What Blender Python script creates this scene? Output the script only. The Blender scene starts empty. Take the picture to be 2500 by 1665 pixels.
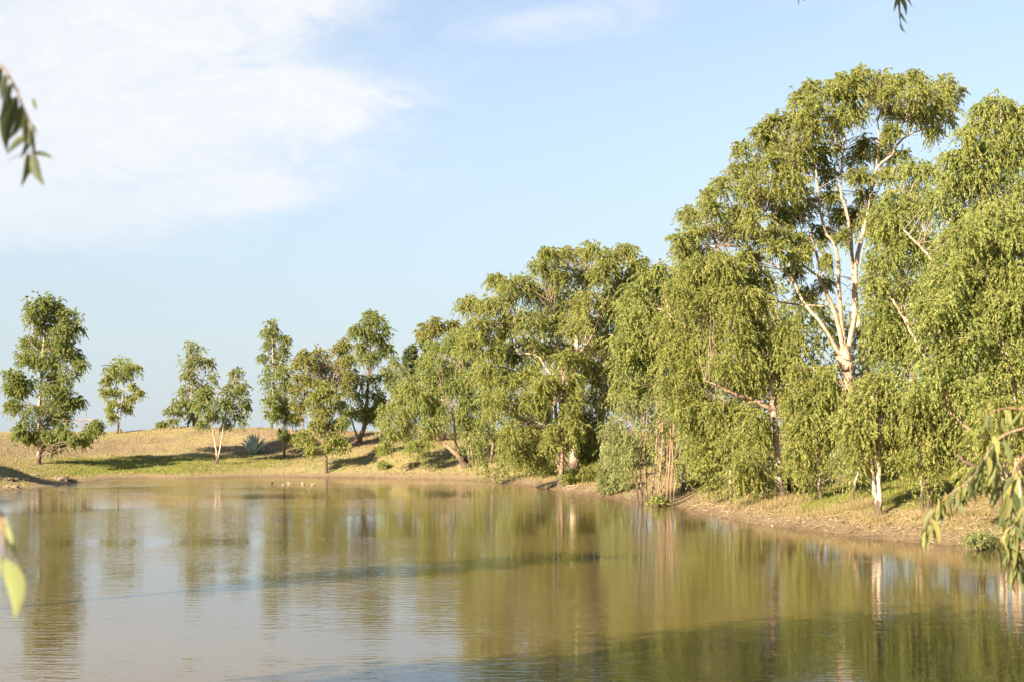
import bpy, math, random
import numpy as np
from mathutils import Vector, Matrix

# ------------------------------------------------------------------ camera, sky, sun, exposure
F = 3472.0          # focal length in photo pixels (50 mm on 36 mm, 2500 px wide)
H = 4.0             # eye height above the water
YH = 1052.0         # horizon row in the photo
SUN_AZ = math.radians(46)     # light travels towards +x, this much towards +y
SUN_EL = math.radians(26)
EXPOSURE = 1.9

sc = bpy.context.scene
col = sc.collection
cam = bpy.data.objects.new('camera', bpy.data.cameras.new('camera'))
col.objects.link(cam)
cam.location = (0, 0, H)
cam.rotation_euler = (math.radians(90), 0, 0)
cam.data.sensor_width = 36
cam.data.lens = 50
cam.data.shift_y = (YH - 832.5) / 2500.0
cam.data.clip_start = 0.1
cam.data.clip_end = 8000
cam.data.dof.use_dof = True
cam.data.dof.focus_distance = 60
cam.data.dof.aperture_fstop = 3.6
sc.camera = cam

sun = bpy.data.objects.new('sun', bpy.data.lights.new('sun', 'SUN'))
col.objects.link(sun)
sun.data.energy = 5.0
sun.data.angle = math.radians(0.55)
sun.data.color = (1.0, 0.86, 0.66)
LDIR = Vector((math.cos(SUN_AZ) * math.cos(SUN_EL), math.sin(SUN_AZ) * math.cos(SUN_EL), -math.sin(SUN_EL)))
sun.rotation_euler = LDIR.to_track_quat('-Z', 'Y').to_euler()

sc.view_settings.view_transform = 'Standard'
sc.view_settings.look = 'None'
sc.view_settings.exposure = EXPOSURE
sc.view_settings.gamma = 1.0
sc.view_settings.use_curve_mapping = False
sc.cycles.max_bounces = 6
sc.cycles.diffuse_bounces = 3
sc.cycles.glossy_bounces = 2
sc.cycles.transmission_bounces = 3
sc.cycles.use_adaptive_sampling = True
sc.cycles.adaptive_threshold = 0.015
sc.cycles.use_denoising = True
sc.cycles.sample_clamp_indirect = 8


class NT:
    """small helper to wire shader nodes"""
    def __init__(self, tree):
        self.t = tree
        tree.nodes.clear()

    def n(self, typ, **kw):
        nd = self.t.nodes.new(typ)
        ins = kw.pop('ins', {})
        for k, v in kw.items():
            setattr(nd, k, v)
        for k, v in ins.items():
            self.set(nd, k, v)
        return nd

    def set(self, nd, k, v):
        s = nd.inputs[k]
        if hasattr(v, 'is_output'):
            self.t.links.new(v, s)
        else:
            s.default_value = v

    def math(self, op, a, b=None, c=None, clamp=False):
        nd = self.n('ShaderNodeMath', operation=op, use_clamp=clamp)
        self.set(nd, 0, a)
        if b is not None:
            self.set(nd, 1, b)
        if c is not None:
            self.set(nd, 2, c)
        return nd.outputs[0]

    def mix(self, f, a, b, blend='MIX'):
        nd = self.n('ShaderNodeMix', data_type='RGBA', blend_type=blend)
        self.set(nd, 0, f)
        self.set(nd, 6, a)
        self.set(nd, 7, b)
        return nd.outputs[2]

    def smooth(self, x, lo, hi):
        nd = self.n('ShaderNodeMapRange', interpolation_type='SMOOTHSTEP')
        self.set(nd, 0, x)
        nd.inputs[1].default_value = lo
        nd.inputs[2].default_value = hi
        return nd.outputs[0]

    def noise(self, vec, scale, detail=3, rough=0.55, dist=0.0, out=0):
        nd = self.n('ShaderNodeTexNoise')
        if vec is not None:
            self.set(nd, 'Vector', vec)
        nd.inputs['Scale'].default_value = scale
        nd.inputs['Detail'].default_value = detail
        nd.inputs['Roughness'].default_value = rough
        nd.inputs['Distortion'].default_value = dist
        return nd.outputs[out]

    def scalev(self, vec, s):
        nd = self.n('ShaderNodeMapping')
        self.set(nd, 'Vector', vec)
        nd.inputs['Scale'].default_value = s
        return nd.outputs[0]


def c4(r, g, b):
    return (r, g, b, 1.0)


# ---- world: daylight sky with thin cloud
world = bpy.data.worlds.new('World')
sc.world = world
world.use_nodes = True
w = NT(world.node_tree)
SKY_STRENGTH = 0.055
sky = w.n('ShaderNodeTexSky', sky_type='NISHITA', sun_disc=False, sun_elevation=SUN_EL,
          sun_rotation=math.atan2(-LDIR.x, -LDIR.y), altitude=300, air_density=1.0, dust_density=0.4, ozone_density=1.5)
tc = w.n('ShaderNodeTexCoord')
sep = w.n('ShaderNodeSeparateXYZ', ins={0: tc.outputs['Generated']})
dx, dy, dz = sep.outputs[0], sep.outputs[1], sep.outputs[2]
azm = w.math('ARCTAN2', dx, dy)
ele = w.math('ARCSINE', dz)
PX = w.math('MULTIPLY_ADD', azm, F, 1250.0)
PY = w.math('MULTIPLY_ADD', ele, -F, YH)
sv = w.scalev(tc.outputs['Generated'], (1.0, 1.0, 3.2))
n1 = w.math('SUBTRACT', w.noise(sv, 5.0, 7, 0.6, 0.6), 0.5)
n2 = w.math('SUBTRACT', w.noise(w.scalev(tc.outputs['Generated'], (1.0, 1.0, 2.0)), 22.0, 5, 0.6, 1.2), 0.5)
PXd = w.math('MULTIPLY_ADD', n1, 300.0, PX)
PYd = w.math('MULTIPLY_ADD', n1, 90.0, PY)


def blob(cx, cy, rx, ry, tilt=0.0):
    a = w.math('DIVIDE', w.math('SUBTRACT', PXd, cx), rx)
    yy = w.math('SUBTRACT', PYd, cy)
    if tilt:
        yy = w.math('MULTIPLY_ADD', w.math('SUBTRACT', PXd, cx), -tilt, yy)
    b = w.math('DIVIDE', yy, ry)
    s = w.math('ADD', w.math('MULTIPLY', a, a), w.math('MULTIPLY', b, b))
    return w.math('SUBTRACT', 1.0, w.math('SQRT', s))


def umax(lst):
    r = lst[0]
    for q in lst[1:]:
        nd = w.n('ShaderNodeMath', operation='SMOOTH_MAX')
        w.set(nd, 0, r)
        w.set(nd, 1, q)
        nd.inputs[2].default_value = 0.12
        r = nd.outputs[0]
    return r


big = umax([blob(0, 290, 1120, 380), blob(740, 270, 330, 120, 0.04), blob(560, 490, 340, 75, -0.05),
            blob(60, 540, 620, 120, -0.05), blob(-900, 420, 900, 420), blob(420, 20, 620, 230)])
wisp = umax([blob(1640, 20, 190, 75, -0.35), blob(1380, 90, 330, 55, -0.12), blob(930, 215, 330, 34, 0.35)])
far = w.math('MULTIPLY', w.math('SUBTRACT', w.noise(w.scalev(tc.outputs['Generated'], (1, 1, 2.6)), 2.3, 4, 0.55), 0.60), 3.0)
f_big = w.math('ADD', big, w.math('MULTIPLY', n2, 0.55))
f_wisp = w.math('ADD', wisp, w.math('MULTIPLY', n2, 0.8))
m = w.math('MULTIPLY', w.smooth(f_big, -0.10, 0.55), 0.96)
m2 = w.math('MULTIPLY', w.smooth(f_wisp, 0.0, 1.0), 0.5)
m3 = w.math('MULTIPLY', w.smooth(w.math('ADD', far, w.math('MULTIPLY', n2, 0.4)), 0.0, 0.6), 0.5)
dens = w.math('MAXIMUM', w.math('MAXIMUM', m, m2), m3)
dens = w.math('MULTIPLY', dens, w.smooth(ele, 0.02, 0.21))
dens = w.math('MULTIPLY', dens, w.math('MULTIPLY_ADD', w.math('ADD', n1, n2), 0.65, 0.98), clamp=True)
skyc = w.n('ShaderNodeHueSaturation', ins={'Saturation': 0.82, 'Value': 1.02, 'Color': sky.outputs[0]}).outputs[0]
skys = w.mix(1.0, skyc, (SKY_STRENGTH,) * 3 + (1,), 'MULTIPLY')
HAZE = c4(0.151, 0.177, 0.199)
skys = w.mix(w.math('MULTIPLY', w.smooth(ele, 0.42, -0.05), 0.92), skys, HAZE)
CLOUD = c4(0.25, 0.256, 0.267)
mixc = w.mix(dens, skys, CLOUD)
bg = w.n('ShaderNodeBackground', ins={'Color': mixc, 'Strength': 1.0})
wo = w.n('ShaderNodeOutputWorld')
w.t.links.new(bg.outputs[0], wo.inputs[0])


# ------------------------------------------------------------------ helpers
def W(px, py, d):
    """a photo pixel at distance d (metres along the view) as a point of the place"""
    return np.array([(px - 1250.0) / F * d, d, H + (YH - py) / F * d])


def tag(o, label=None, cat=None, group=None, kind=None):
    if label:
        o['label'] = label
    if cat:
        o['category'] = cat
    if group:
        o['group'] = group
    if kind:
        o['kind'] = kind
    return o


def empty(name, loc):
    o = bpy.data.objects.new(name, None)
    col.objects.link(o)
    o.empty_display_size = 0.2
    o.location = tuple(loc)
    return o


def mesh_obj(name, verts, faces, mat, parent=None, origin=(0, 0, 0), smooth=False, attrs=None):
    verts = np.asarray(verts, dtype=np.float32).reshape(-1, 3) - np.asarray(origin, dtype=np.float32)
    me = bpy.data.meshes.new(name)
    if isinstance(faces, np.ndarray):
        k = faces.shape[1]
        me.vertices.add(len(verts))
        me.vertices.foreach_set('co', verts.ravel())
        me.loops.add(faces.size)
        me.loops.foreach_set('vertex_index', faces.astype(np.int32).ravel())
        me.polygons.add(len(faces))
        me.polygons.foreach_set('loop_start', np.arange(0, faces.size, k, dtype=np.int32))
        me.update(calc_edges=True)
    else:
        me.from_pydata([tuple(v) for v in verts.tolist()], [], faces)
        me.update()
    if attrs:
        for an, av in attrs.items():
            a = me.attributes.new(an, 'FLOAT', 'POINT')
            a.data.foreach_set('value', np.asarray(av, dtype=np.float32))
    if smooth:
        me.polygons.foreach_set('use_smooth', np.ones(len(me.polygons), dtype=bool))
    if mat is not None:
        me.materials.append(mat)
    o = bpy.data.objects.new(name, me)
    col.objects.link(o)
    if parent is not None:
        o.parent = parent
    else:
        o.location = tuple(origin)
    return o


def catmull(P, n):
    P = np.asarray(P, float)
    if len(P) < 3:
        t = np.linspace(0, 1, max(n, 2))[:, None]
        return P[0] * (1 - t) + P[-1] * t
    Q = np.vstack([2 * P[0] - P[1], P, 2 * P[-1] - P[-2]])
    out = []
    segs = len(P) - 1
    for k in range(n):
        u = k / (n - 1) * segs
        i = min(int(u), segs - 1)
        t = u - i
        p0, p1, p2, p3 = Q[i], Q[i + 1], Q[i + 2], Q[i + 3]
        out.append(0.5 * ((2 * p1) + (-p0 + p2) * t + (2 * p0 - 5 * p1 + 4 * p2 - p3) * t * t + (-p0 + 3 * p1 - 3 * p2 + p3) * t ** 3))
    return np.array(out)


def tube(P, R, sides=8, wob=0.0, rng=None, cap=True):
    """verts, quad faces of a tapered tube along P with radii R"""
    P = np.asarray(P, float)
    n = len(P)
    T = np.gradient(P, axis=0)
    T /= np.linalg.norm(T, axis=1)[:, None] + 1e-9
    ref = np.array([0.31, 0.95, 0.05])
    U = np.cross(T, ref)
    U /= np.linalg.norm(U, axis=1)[:, None] + 1e-9
    V = np.cross(T, U)
    a = np.linspace(0, 2 * math.pi, sides, endpoint=False)
    ca, sa = np.cos(a), np.sin(a)
    rr = np.asarray(R, float)[:, None] * np.ones((1, sides))
    if wob and rng is not None:
        rr = rr * (1 + wob * rng.standard_normal((n, sides)))
    vs = P[:, None, :] + rr[:, :, None] * (U[:, None, :] * ca[None, :, None] + V[:, None, :] * sa[None, :, None])
    vs = vs.reshape(-1, 3)
    i = np.arange(n - 1)[:, None] * sides
    j = np.arange(sides)[None, :]
    j2 = (j + 1) % sides
    f = np.stack([i + j, i + j2, i + sides + j2, i + sides + j], axis=-1).reshape(-1, 4)
    return vs, f


# ------------------------------------------------------------------ materials
def material(name):
    mt = bpy.data.materials.new(name)
    mt.use_nodes = True
    return mt, NT(mt.node_tree)


def finish(nt, shader, disp=None):
    out = nt.n('ShaderNodeOutputMaterial')
    nt.t.links.new(shader, out.inputs['Surface'])


def leaf_mat(name, c_dark, c_mid, c_light, c_young, trans=0.52):
    mt, t = material(name)
    at = t.n('ShaderNodeAttribute', attribute_name='tint').outputs['Fac']
    r = t.n('ShaderNodeValToRGB')
    t.set(r, 0, at)
    e = r.color_ramp.elements
    e[0].position = 0.0
    e[0].color = c4(*c_dark)
    e[1].position = 1.0
    e[1].color = c4(*c_young)
    a = e.new(0.38)
    a.color = c4(*c_mid)
    b = e.new(0.76)
    b.color = c4(*c_light)
    p = t.n('ShaderNodeBsdfPrincipled', ins={'Base Color': r.outputs[0], 'Roughness': 0.5})
    p.inputs['Specular IOR Level'].default_value = 0.18
    tcol = t.mix(0.5, r.outputs[0], c4(0.41, 0.46, 0.13), 'MIX')
    tr = t.n('ShaderNodeBsdfTranslucent', ins={'Color': tcol})
    mx = t.n('ShaderNodeMixShader', ins={0: trans, 1: p.outputs[0], 2: tr.outputs[0]})
    finish(t, mx.outputs[0])
    return mt


LEAF = {
    'olive': leaf_mat('leaf_olive', (0.135, 0.147, 0.042), (0.263, 0.278, 0.076), (0.376, 0.382, 0.106), (0.457, 0.296, 0.156)),
    'fresh': leaf_mat('leaf_fresh', (0.133, 0.160, 0.042), (0.262, 0.296, 0.084), (0.392, 0.407, 0.117), (0.489, 0.332, 0.172)),
    'grey': leaf_mat('leaf_grey', (0.143, 0.160, 0.062), (0.258, 0.278, 0.111), (0.359, 0.375, 0.156), (0.411, 0.307, 0.170)),
    'dark': leaf_mat('leaf_dark', (0.046, 0.075, 0.035), (0.092, 0.123, 0.052), (0.137, 0.172, 0.064), (0.194, 0.185, 0.079), 0.25),
    'mid': leaf_mat('leaf_mid', (0.105, 0.137, 0.044), (0.206, 0.241, 0.073), (0.303, 0.327, 0.099), (0.389, 0.284, 0.130)),
    'brown': leaf_mat('leaf_brown', (0.143, 0.141, 0.038), (0.263, 0.252, 0.070), (0.366, 0.340, 0.102), (0.423, 0.296, 0.144)),
}


def bark_mat(name, pale, tan, grey, amount=0.5, rough_h=1.5):
    mt, t = material(name)
    tco = t.n('ShaderNodeTexCoord').outputs['Object']
    st = t.scalev(tco, (1.0, 1.0, 0.28))
    n_a = t.noise(st, 2.6, 5, 0.65, 0.8)
    n_b = t.noise(st, 7.5, 4, 0.7, 0.5)
    n_c = t.noise(t.scalev(tco, (1, 1, 0.12)), 24, 3, 0.6)
    base = t.mix(t.smooth(n_a, 0.58 - 0.3 * amount, 0.70 - 0.2 * amount), c4(*pale), c4(*tan))
    base = t.mix(t.math('MULTIPLY', t.smooth(n_b, 0.54, 0.66), 0.75), base, c4(*grey))
    z = t.n('ShaderNodeSeparateXYZ', ins={0: tco}).outputs[2]
    zz = t.math('MULTIPLY_ADD', t.math('SUBTRACT', n_b, 0.5), 2.0, z)
    stocking = t.smooth(zz, rough_h * 0.55, rough_h)          # rough dark bark at the foot of the trunk
    base = t.mix(stocking, c4(0.10, 0.07, 0.05), base)
    base = t.mix(t.math('MULTIPLY', n_c, 0.35), base, c4(0.14, 0.10, 0.07))
    hgt = t.math('ADD', t.math('MULTIPLY', n_b, 0.6), n_c)
    bmp = t.n('ShaderNodeBump', ins={'Strength': 0.6, 'Distance': 0.05, 'Height': hgt})
    p = t.n('ShaderNodeBsdfPrincipled', ins={'Base Color': base, 'Roughness': 0.85, 'Normal': bmp.outputs[0]})
    p.inputs['Specular IOR Level'].default_value = 0.15
    finish(t, p.outputs[0])
    return mt


BARK = {
    'pale': bark_mat('bark_pale', (0.56, 0.46, 0.36), (0.42, 0.24, 0.14), (0.30, 0.25, 0.21), 0.55, 0.9),
    'white': bark_mat('bark_white', (0.50, 0.42, 0.33), (0.40, 0.26, 0.165), (0.29, 0.245, 0.20), 0.62, 1.1),
    'brown': bark_mat('bark_brown', (0.30, 0.22, 0.16), (0.30, 0.16, 0.09), (0.15, 0.12, 0.10), 0.5, 1.2),
    'dark': bark_mat('bark_dark', (0.12, 0.095, 0.075), (0.14, 0.09, 0.06), (0.07, 0.06, 0.05), 0.5, 1.0),
    'dead': bark_mat('bark_dead', (0.58, 0.52, 0.44), (0.48, 0.40, 0.32), (0.36, 0.32, 0.28), 0.2, -50.0),
}
TWIG, tw_ = material('twig_bark')
pt_ = tw_.n('ShaderNodeBsdfPrincipled', ins={'Base Color': tw_.mix(tw_.noise(tw_.n('ShaderNodeTexCoord').outputs['Object'], 0.8, 3),
                                                                c4(0.16, 0.11, 0.075), c4(0.34, 0.26, 0.19)), 'Roughness': 0.85})
finish(tw_, pt_.outputs[0])


# ------------------------------------------------------------------ the pond and the land
SHORE_PX = [(0, 1197), (99, 1191), (191, 1178), (306, 1167), (459, 1167), (650, 1163), (795, 1165), (1006, 1168), (1150, 1172),
            (1240, 1180), (1312, 1189), (1402, 1204), (1553, 1222), (1650, 1236), (1768, 1265), (1902, 1286), (2035, 1303),
            (2150, 1318), (2237, 1324), (2356, 1332), (2500, 1345)]
shore = [tuple(W(px, py, H * F / (py - YH))[:2]) for px, py in SHORE_PX]
shore += [(20.5, 40), (23, 30), (22, 20), (16, 12.5), (7, 10.0), (-4, 9.5), (-14, 11), (-24, 16), (-33, 26), (-42, 45), (-47, 65), (-45, 82), (-40, 91)]
shore = catmull(np.array([(a, b, 0) for a, b in shore + [shore[0]]]), 240)[:-1, :2]


def hash_noise(x, y, s, seed=0):
    """smooth value noise"""
    x = x / s + seed * 17.3
    y = y / s - seed * 9.1
    xi, yi = np.floor(x), np.floor(y)
    fx, fy = x - xi, y - yi
    fx = fx * fx * (3 - 2 * fx)
    fy = fy * fy * (3 - 2 * fy)

    def h(a, b):
        v = np.sin(a * 127.1 + b * 311.7 + seed * 74.7) * 43758.5453
        return v - np.floor(v)
    return (h(xi, yi) * (1 - fx) + h(xi + 1, yi) * fx) * (1 - fy) + (h(xi, yi + 1) * (1 - fx) + h(xi + 1, yi + 1) * fx) * fy


def shore_dist(x, y):
    """signed distance to the waterline, positive on land"""
    x = np.asarray(x, float)
    y = np.asarray(y, float)
    d2 = np.full(x.shape, 1e18)
    inside = np.zeros(x.shape, bool)
    n = len(shore)
    for i in range(n):
        ax, ay = shore[i]
        bx, by = shore[(i + 1) % n]
        ex, ey = bx - ax, by - ay
        t = np.clip(((x - ax) * ex + (y - ay) * ey) / (ex * ex + ey * ey), 0, 1)
        d2 = np.minimum(d2, (x - ax - t * ex) ** 2 + (y - ay - t * ey) ** 2)
        cond = ((ay > y) != (by > y)) & (x < (bx - ax) * (y - ay) / (by - ay + 1e-12) + ax)
        inside ^= cond
    d = np.sqrt(d2)
    return np.where(inside, -d, d)


def sstep(a, b, x):
    t = np.clip((x - a) / (b - a), 0, 1)
    return t * t * (3 - 2 * t)


MOUNDS = [(W(440, 1052, 152), 9.0, 6.0, 0.95), (W(610, 1052, 148), 6.0, 5.0, 0.75), (W(930, 1052, 146), 16.0, 6.0, 0.7), (W(-20, 1130, 106), 3.6, 4.0, 0.9),
          (W(760, 1052, 146), 6.0, 5.0, 0.5), (W(1000, 1052, 128), 10, 5, 0.7)]


def height(x, y):
    x = np.asarray(x, float)
    y = np.asarray(y, float)
    s = shore_dist(x, y) + 0.5 * (hash_noise(x, y, 2.3, 3) - 0.5) + 0.25 * (hash_noise(x, y, 0.9, 5) - 0.5)
    left = np.interp(s, [-30, -10, 0, 0.5, 2, 7, 14, 17, 24, 32, 300], [-2.5, -1.5, 0, 0.10, 0.24, 0.85, 1.72, 2.15, 3.0, 3.38, 3.5])
    right = np.interp(s, [-30, -10, 0, 0.35, 1.2, 4, 12, 20, 40, 300], [-2.5, -1.5, 0, 0.2, 0.36, 0.98, 2.5, 3.2, 3.45, 3.5])
    wgt = sstep(-24, -8, x + 0.0 * y)
    z = left * (1 - wgt) + right * wgt
    land = sstep(0.5, 5, s)
    for c, rx, ry, h in MOUNDS:
        z = z + h * np.exp(-((x - c[0]) / rx) ** 2 - ((y - c[1]) / ry) ** 2) * land
    z = z + land * (0.28 * (hash_noise(x, y, 5.5, 1) - 0.5) + 0.20 * (hash_noise(x, y, 1.7, 2) - 0.5)) * (1 - sstep(160, 220, y))
    return z


def ground_hit(px, py, d0=35.0, d1=260.0):
    """where the view through a photo pixel meets the land"""
    d = np.arange(d0, d1, 0.1)
    x = (px - 1250) / F * d
    z = height(x, d)
    zr = H + (YH - py) / F * d
    s = shore_dist(x, d)
    k = np.where((z >= zr) & (s > -0.6))[0]
    i = k[0] if len(k) else len(d) - 1
    return float(d[i]), float(z[i])


def grow(a, step, r, lim):
    out = []
    while abs(a) < lim:
        step *= r
        a += step
        out.append(a)
    return out


xs = np.concatenate([np.array(grow(-62, -0.5, 1.13, 4000))[::-1], np.arange(-62, 52, 0.5), np.array(grow(52, 0.5, 1.13, 4000))])
ys = np.concatenate([np.array(grow(-12, -1.0, 1.15, 3000))[::-1], np.arange(-12, 40, 1.0), np.arange(40, 175, 0.5), np.array(grow(175, 0.5, 1.10, 5500))])
GX, GY = np.meshgrid(xs, ys)
S = shore_dist(GX, GY)
GZ = height(GX, GY)
nx, ny = len(xs), len(ys)


def ground_z(x, y):
    i_ = np.clip(np.searchsorted(xs, x) - 1, 0, nx - 2)
    j_ = np.clip(np.searchsorted(ys, y) - 1, 0, ny - 2)
    fx = (x - xs[i_]) / (xs[i_ + 1] - xs[i_])
    fy = (y - ys[j_]) / (ys[j_ + 1] - ys[j_])
    return (GZ[j_, i_] * (1 - fx) + GZ[j_, i_ + 1] * fx) * (1 - fy) + (GZ[j_ + 1, i_] * (1 - fx) + GZ[j_ + 1, i_ + 1] * fx) * fy


ii, jj = np.meshgrid(np.arange(nx - 1), np.arange(ny - 1))
q = (jj * nx + ii).ravel()
gf = np.stack([q, q + 1, q + nx + 1, q + nx], axis=1)
# cover: bare soil near the water and on the bank face, green pasture in the damp hollow at left and under the right trees
nz = hash_noise(GX, GY, 6, 11) * 0.6 + hash_noise(GX, GY, 2.2, 12) * 0.4
u = (GX / np.maximum(GY, 1) * F + 1250)
wR = sstep(-24, -8, GX)
green_l = np.exp(-((u - 330) / 190) ** 2) * sstep(1.5, 4, S) * (1 - sstep(11, 15, S)) * 1.3 + 0.45 * np.exp(-((u - 660) / 130) ** 2) * sstep(3, 5, S) * (1 - sstep(10, 14, S)) * (nz + 0.4)
green_r = wR * sstep(1.8, 3.2, S) * (1 - sstep(9, 16, S)) * sstep(0.35, 0.6, nz) * 1.1 * (0.35 + 0.65 * sstep(1250, 1700, u))
green = np.clip(green_l * (1 - wR) + green_r, 0, 1)
soil_l = np.maximum((1 - sstep(0.8, 2.6, S + nz)), sstep(12, 16, S) * (1 - sstep(22, 27, S)) * (0.35 + 0.65 * sstep(0.25, 0.5, nz)))
soil_r = np.maximum((1 - sstep(1.3, 3.0, S + nz)), 0.5 * sstep(6, 12, S))
soil = np.clip(soil_l * (1 - wR) + soil_r * wR, 0, 1) * (S < 60)
wet = 1 - sstep(0.0, 0.45, S + 0.4 * (nz - 0.5))

GROUND, t = material('ground_soil_and_grass')
geo = t.n('ShaderNodeNewGeometry').outputs['Position']
a_g = t.n('ShaderNodeAttribute', attribute_name='green').outputs['Fac']
a_s = t.n('ShaderNodeAttribute', attribute_name='soil').outputs['Fac']
a_w = t.n('ShaderNodeAttribute', attribute_name='wet').outputs['Fac']
na = t.noise(geo, 0.55, 5, 0.6)
nb = t.noise(geo, 2.6, 5, 0.65)
nc = t.noise(geo, 11.0, 4, 0.7)
straw = t.mix(nb, c4(0.24, 0.185, 0.08), c4(0.35, 0.28, 0.135))
straw = t.mix(t.smooth(na, 0.50, 0.66), straw, c4(0.21, 0.20, 0.07))
soilc = t.mix(nb, c4(0.20, 0.14, 0.075), c4(0.325, 0.24, 0.14))
soilc = t.mix(t.smooth(nc, 0.55, 0.7), soilc, c4(0.14, 0.09, 0.05))
greenc = t.mix(nb, c4(0.165, 0.165, 0.035), c4(0.28, 0.25, 0.065))
jit = t.math('MULTIPLY', t.math('SUBTRACT', t.math('ADD', nb, na), 1.0), 0.9)
cc = t.mix(t.smooth(t.math('ADD', a_s, jit), 0.3, 0.7), straw, soilc)
cc = t.mix(t.smooth(t.math('ADD', a_g, jit), 0.25, 0.75), cc, greenc)
cc = t.mix(t.math('MULTIPLY', a_w, 0.75), cc, c4(0.13, 0.085, 0.05))
bmp = t.n('ShaderNodeBump', ins={'Strength': 1.0, 'Distance': 0.25, 'Height': t.math('ADD', nb, t.math('MULTIPLY', nc, 0.5))})
rg = t.math('MULTIPLY_ADD', a_w, -0.4, 0.95)
p = t.n('ShaderNodeBsdfPrincipled', ins={'Base Color': cc, 'Roughness': rg, 'Normal': bmp.outputs[0]})
p.inputs['Specular IOR Level'].default_value = 0.2
finish(t, p.outputs[0])
ground = mesh_obj('ground', np.stack([GX, GY, GZ], -1).reshape(-1, 3), gf, GROUND, smooth=True,
                  attrs={'green': green.ravel(), 'soil': soil.ravel(), 'wet': wet.ravel()})
tag(ground, 'dry grassy bank and pasture round the pond', 'ground', kind='structure')

# water: silty brown, smooth, small ripples
WATER, t = material('silty_water')
geo = t.n('ShaderNodeNewGeometry').outputs['Position']
nlarge = t.noise(t.scalev(geo, (0.05, 0.09, 1)), 1.0, 3, 0.5, 0.6)
calm = t.smooth(nlarge, 0.38, 0.66)
r1 = t.noise(t.scalev(geo, (1.1, 4.6, 1)), 1.0, 2, 0.5, 0.3)
r2 = t.noise(t.scalev(geo, (3.0, 8.0, 1)), 1.0, 2, 0.5, 0.2)
r3 = t.noise(t.scalev(geo, (0.18, 0.5, 1)), 1.0, 2, 0.5)
hh = t.math('ADD', t.math('MULTIPLY', r1, 0.0105), t.math('MULTIPLY', r2, 0.0038))
hh = t.math('MULTIPLY', hh, t.math('MULTIPLY_ADD', calm, 0.85, 0.25))
hh = t.math('ADD', hh, t.math('MULTIPLY', r3, 0.004))
bmp = t.n('ShaderNodeBump', ins={'Strength': 1.0, 'Distance': 1.0, 'Height': hh})
mud = t.mix(nlarge, c4(0.090, 0.063, 0.023), c4(0.104, 0.073, 0.027))
p = t.n('ShaderNodeBsdfPrincipled', ins={'Base Color': mud, 'Roughness': 0.03, 'IOR': 1.333, 'Normal': bmp.outputs[0]})
finish(t, p.outputs[0])
wv, wf = [], []
wx = np.linspace(-52, 30, 42)
wy = np.linspace(5, 132, 64)
AX, AY = np.meshgrid(wx, wy)
ii, jj = np.meshgrid(np.arange(len(wx) - 1), np.arange(len(wy) - 1))
q = (jj * len(wx) + ii).ravel()
water = mesh_obj('water', np.stack([AX, AY, AX * 0], -1).reshape(-1, 3), np.stack([q, q + 1, q + len(wx) + 1, q + len(wx)], 1), WATER, smooth=True)
tag(water, 'still brown pond water mirroring the trees', 'water', kind='structure')

# ------------------------------------------------------------------ trees
ZOOM = {0: (0, 0, 1, 1), 1: (0, 650, 2.614, 2.613), 2: (550, 700, 2.852, 2.851), 3: (1000, 550, 2.24, 2.24),
        4: (1550, 100, 2.24, 2.24), 5: (1500, 750, 2.614, 2.613), 6: (1950, 750, 2.091, 2.091)}


def zp(z, x, y):
    ox, oy, sx, sy = ZOOM[z]
    return ox + x / sx, oy + y / sy


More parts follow.
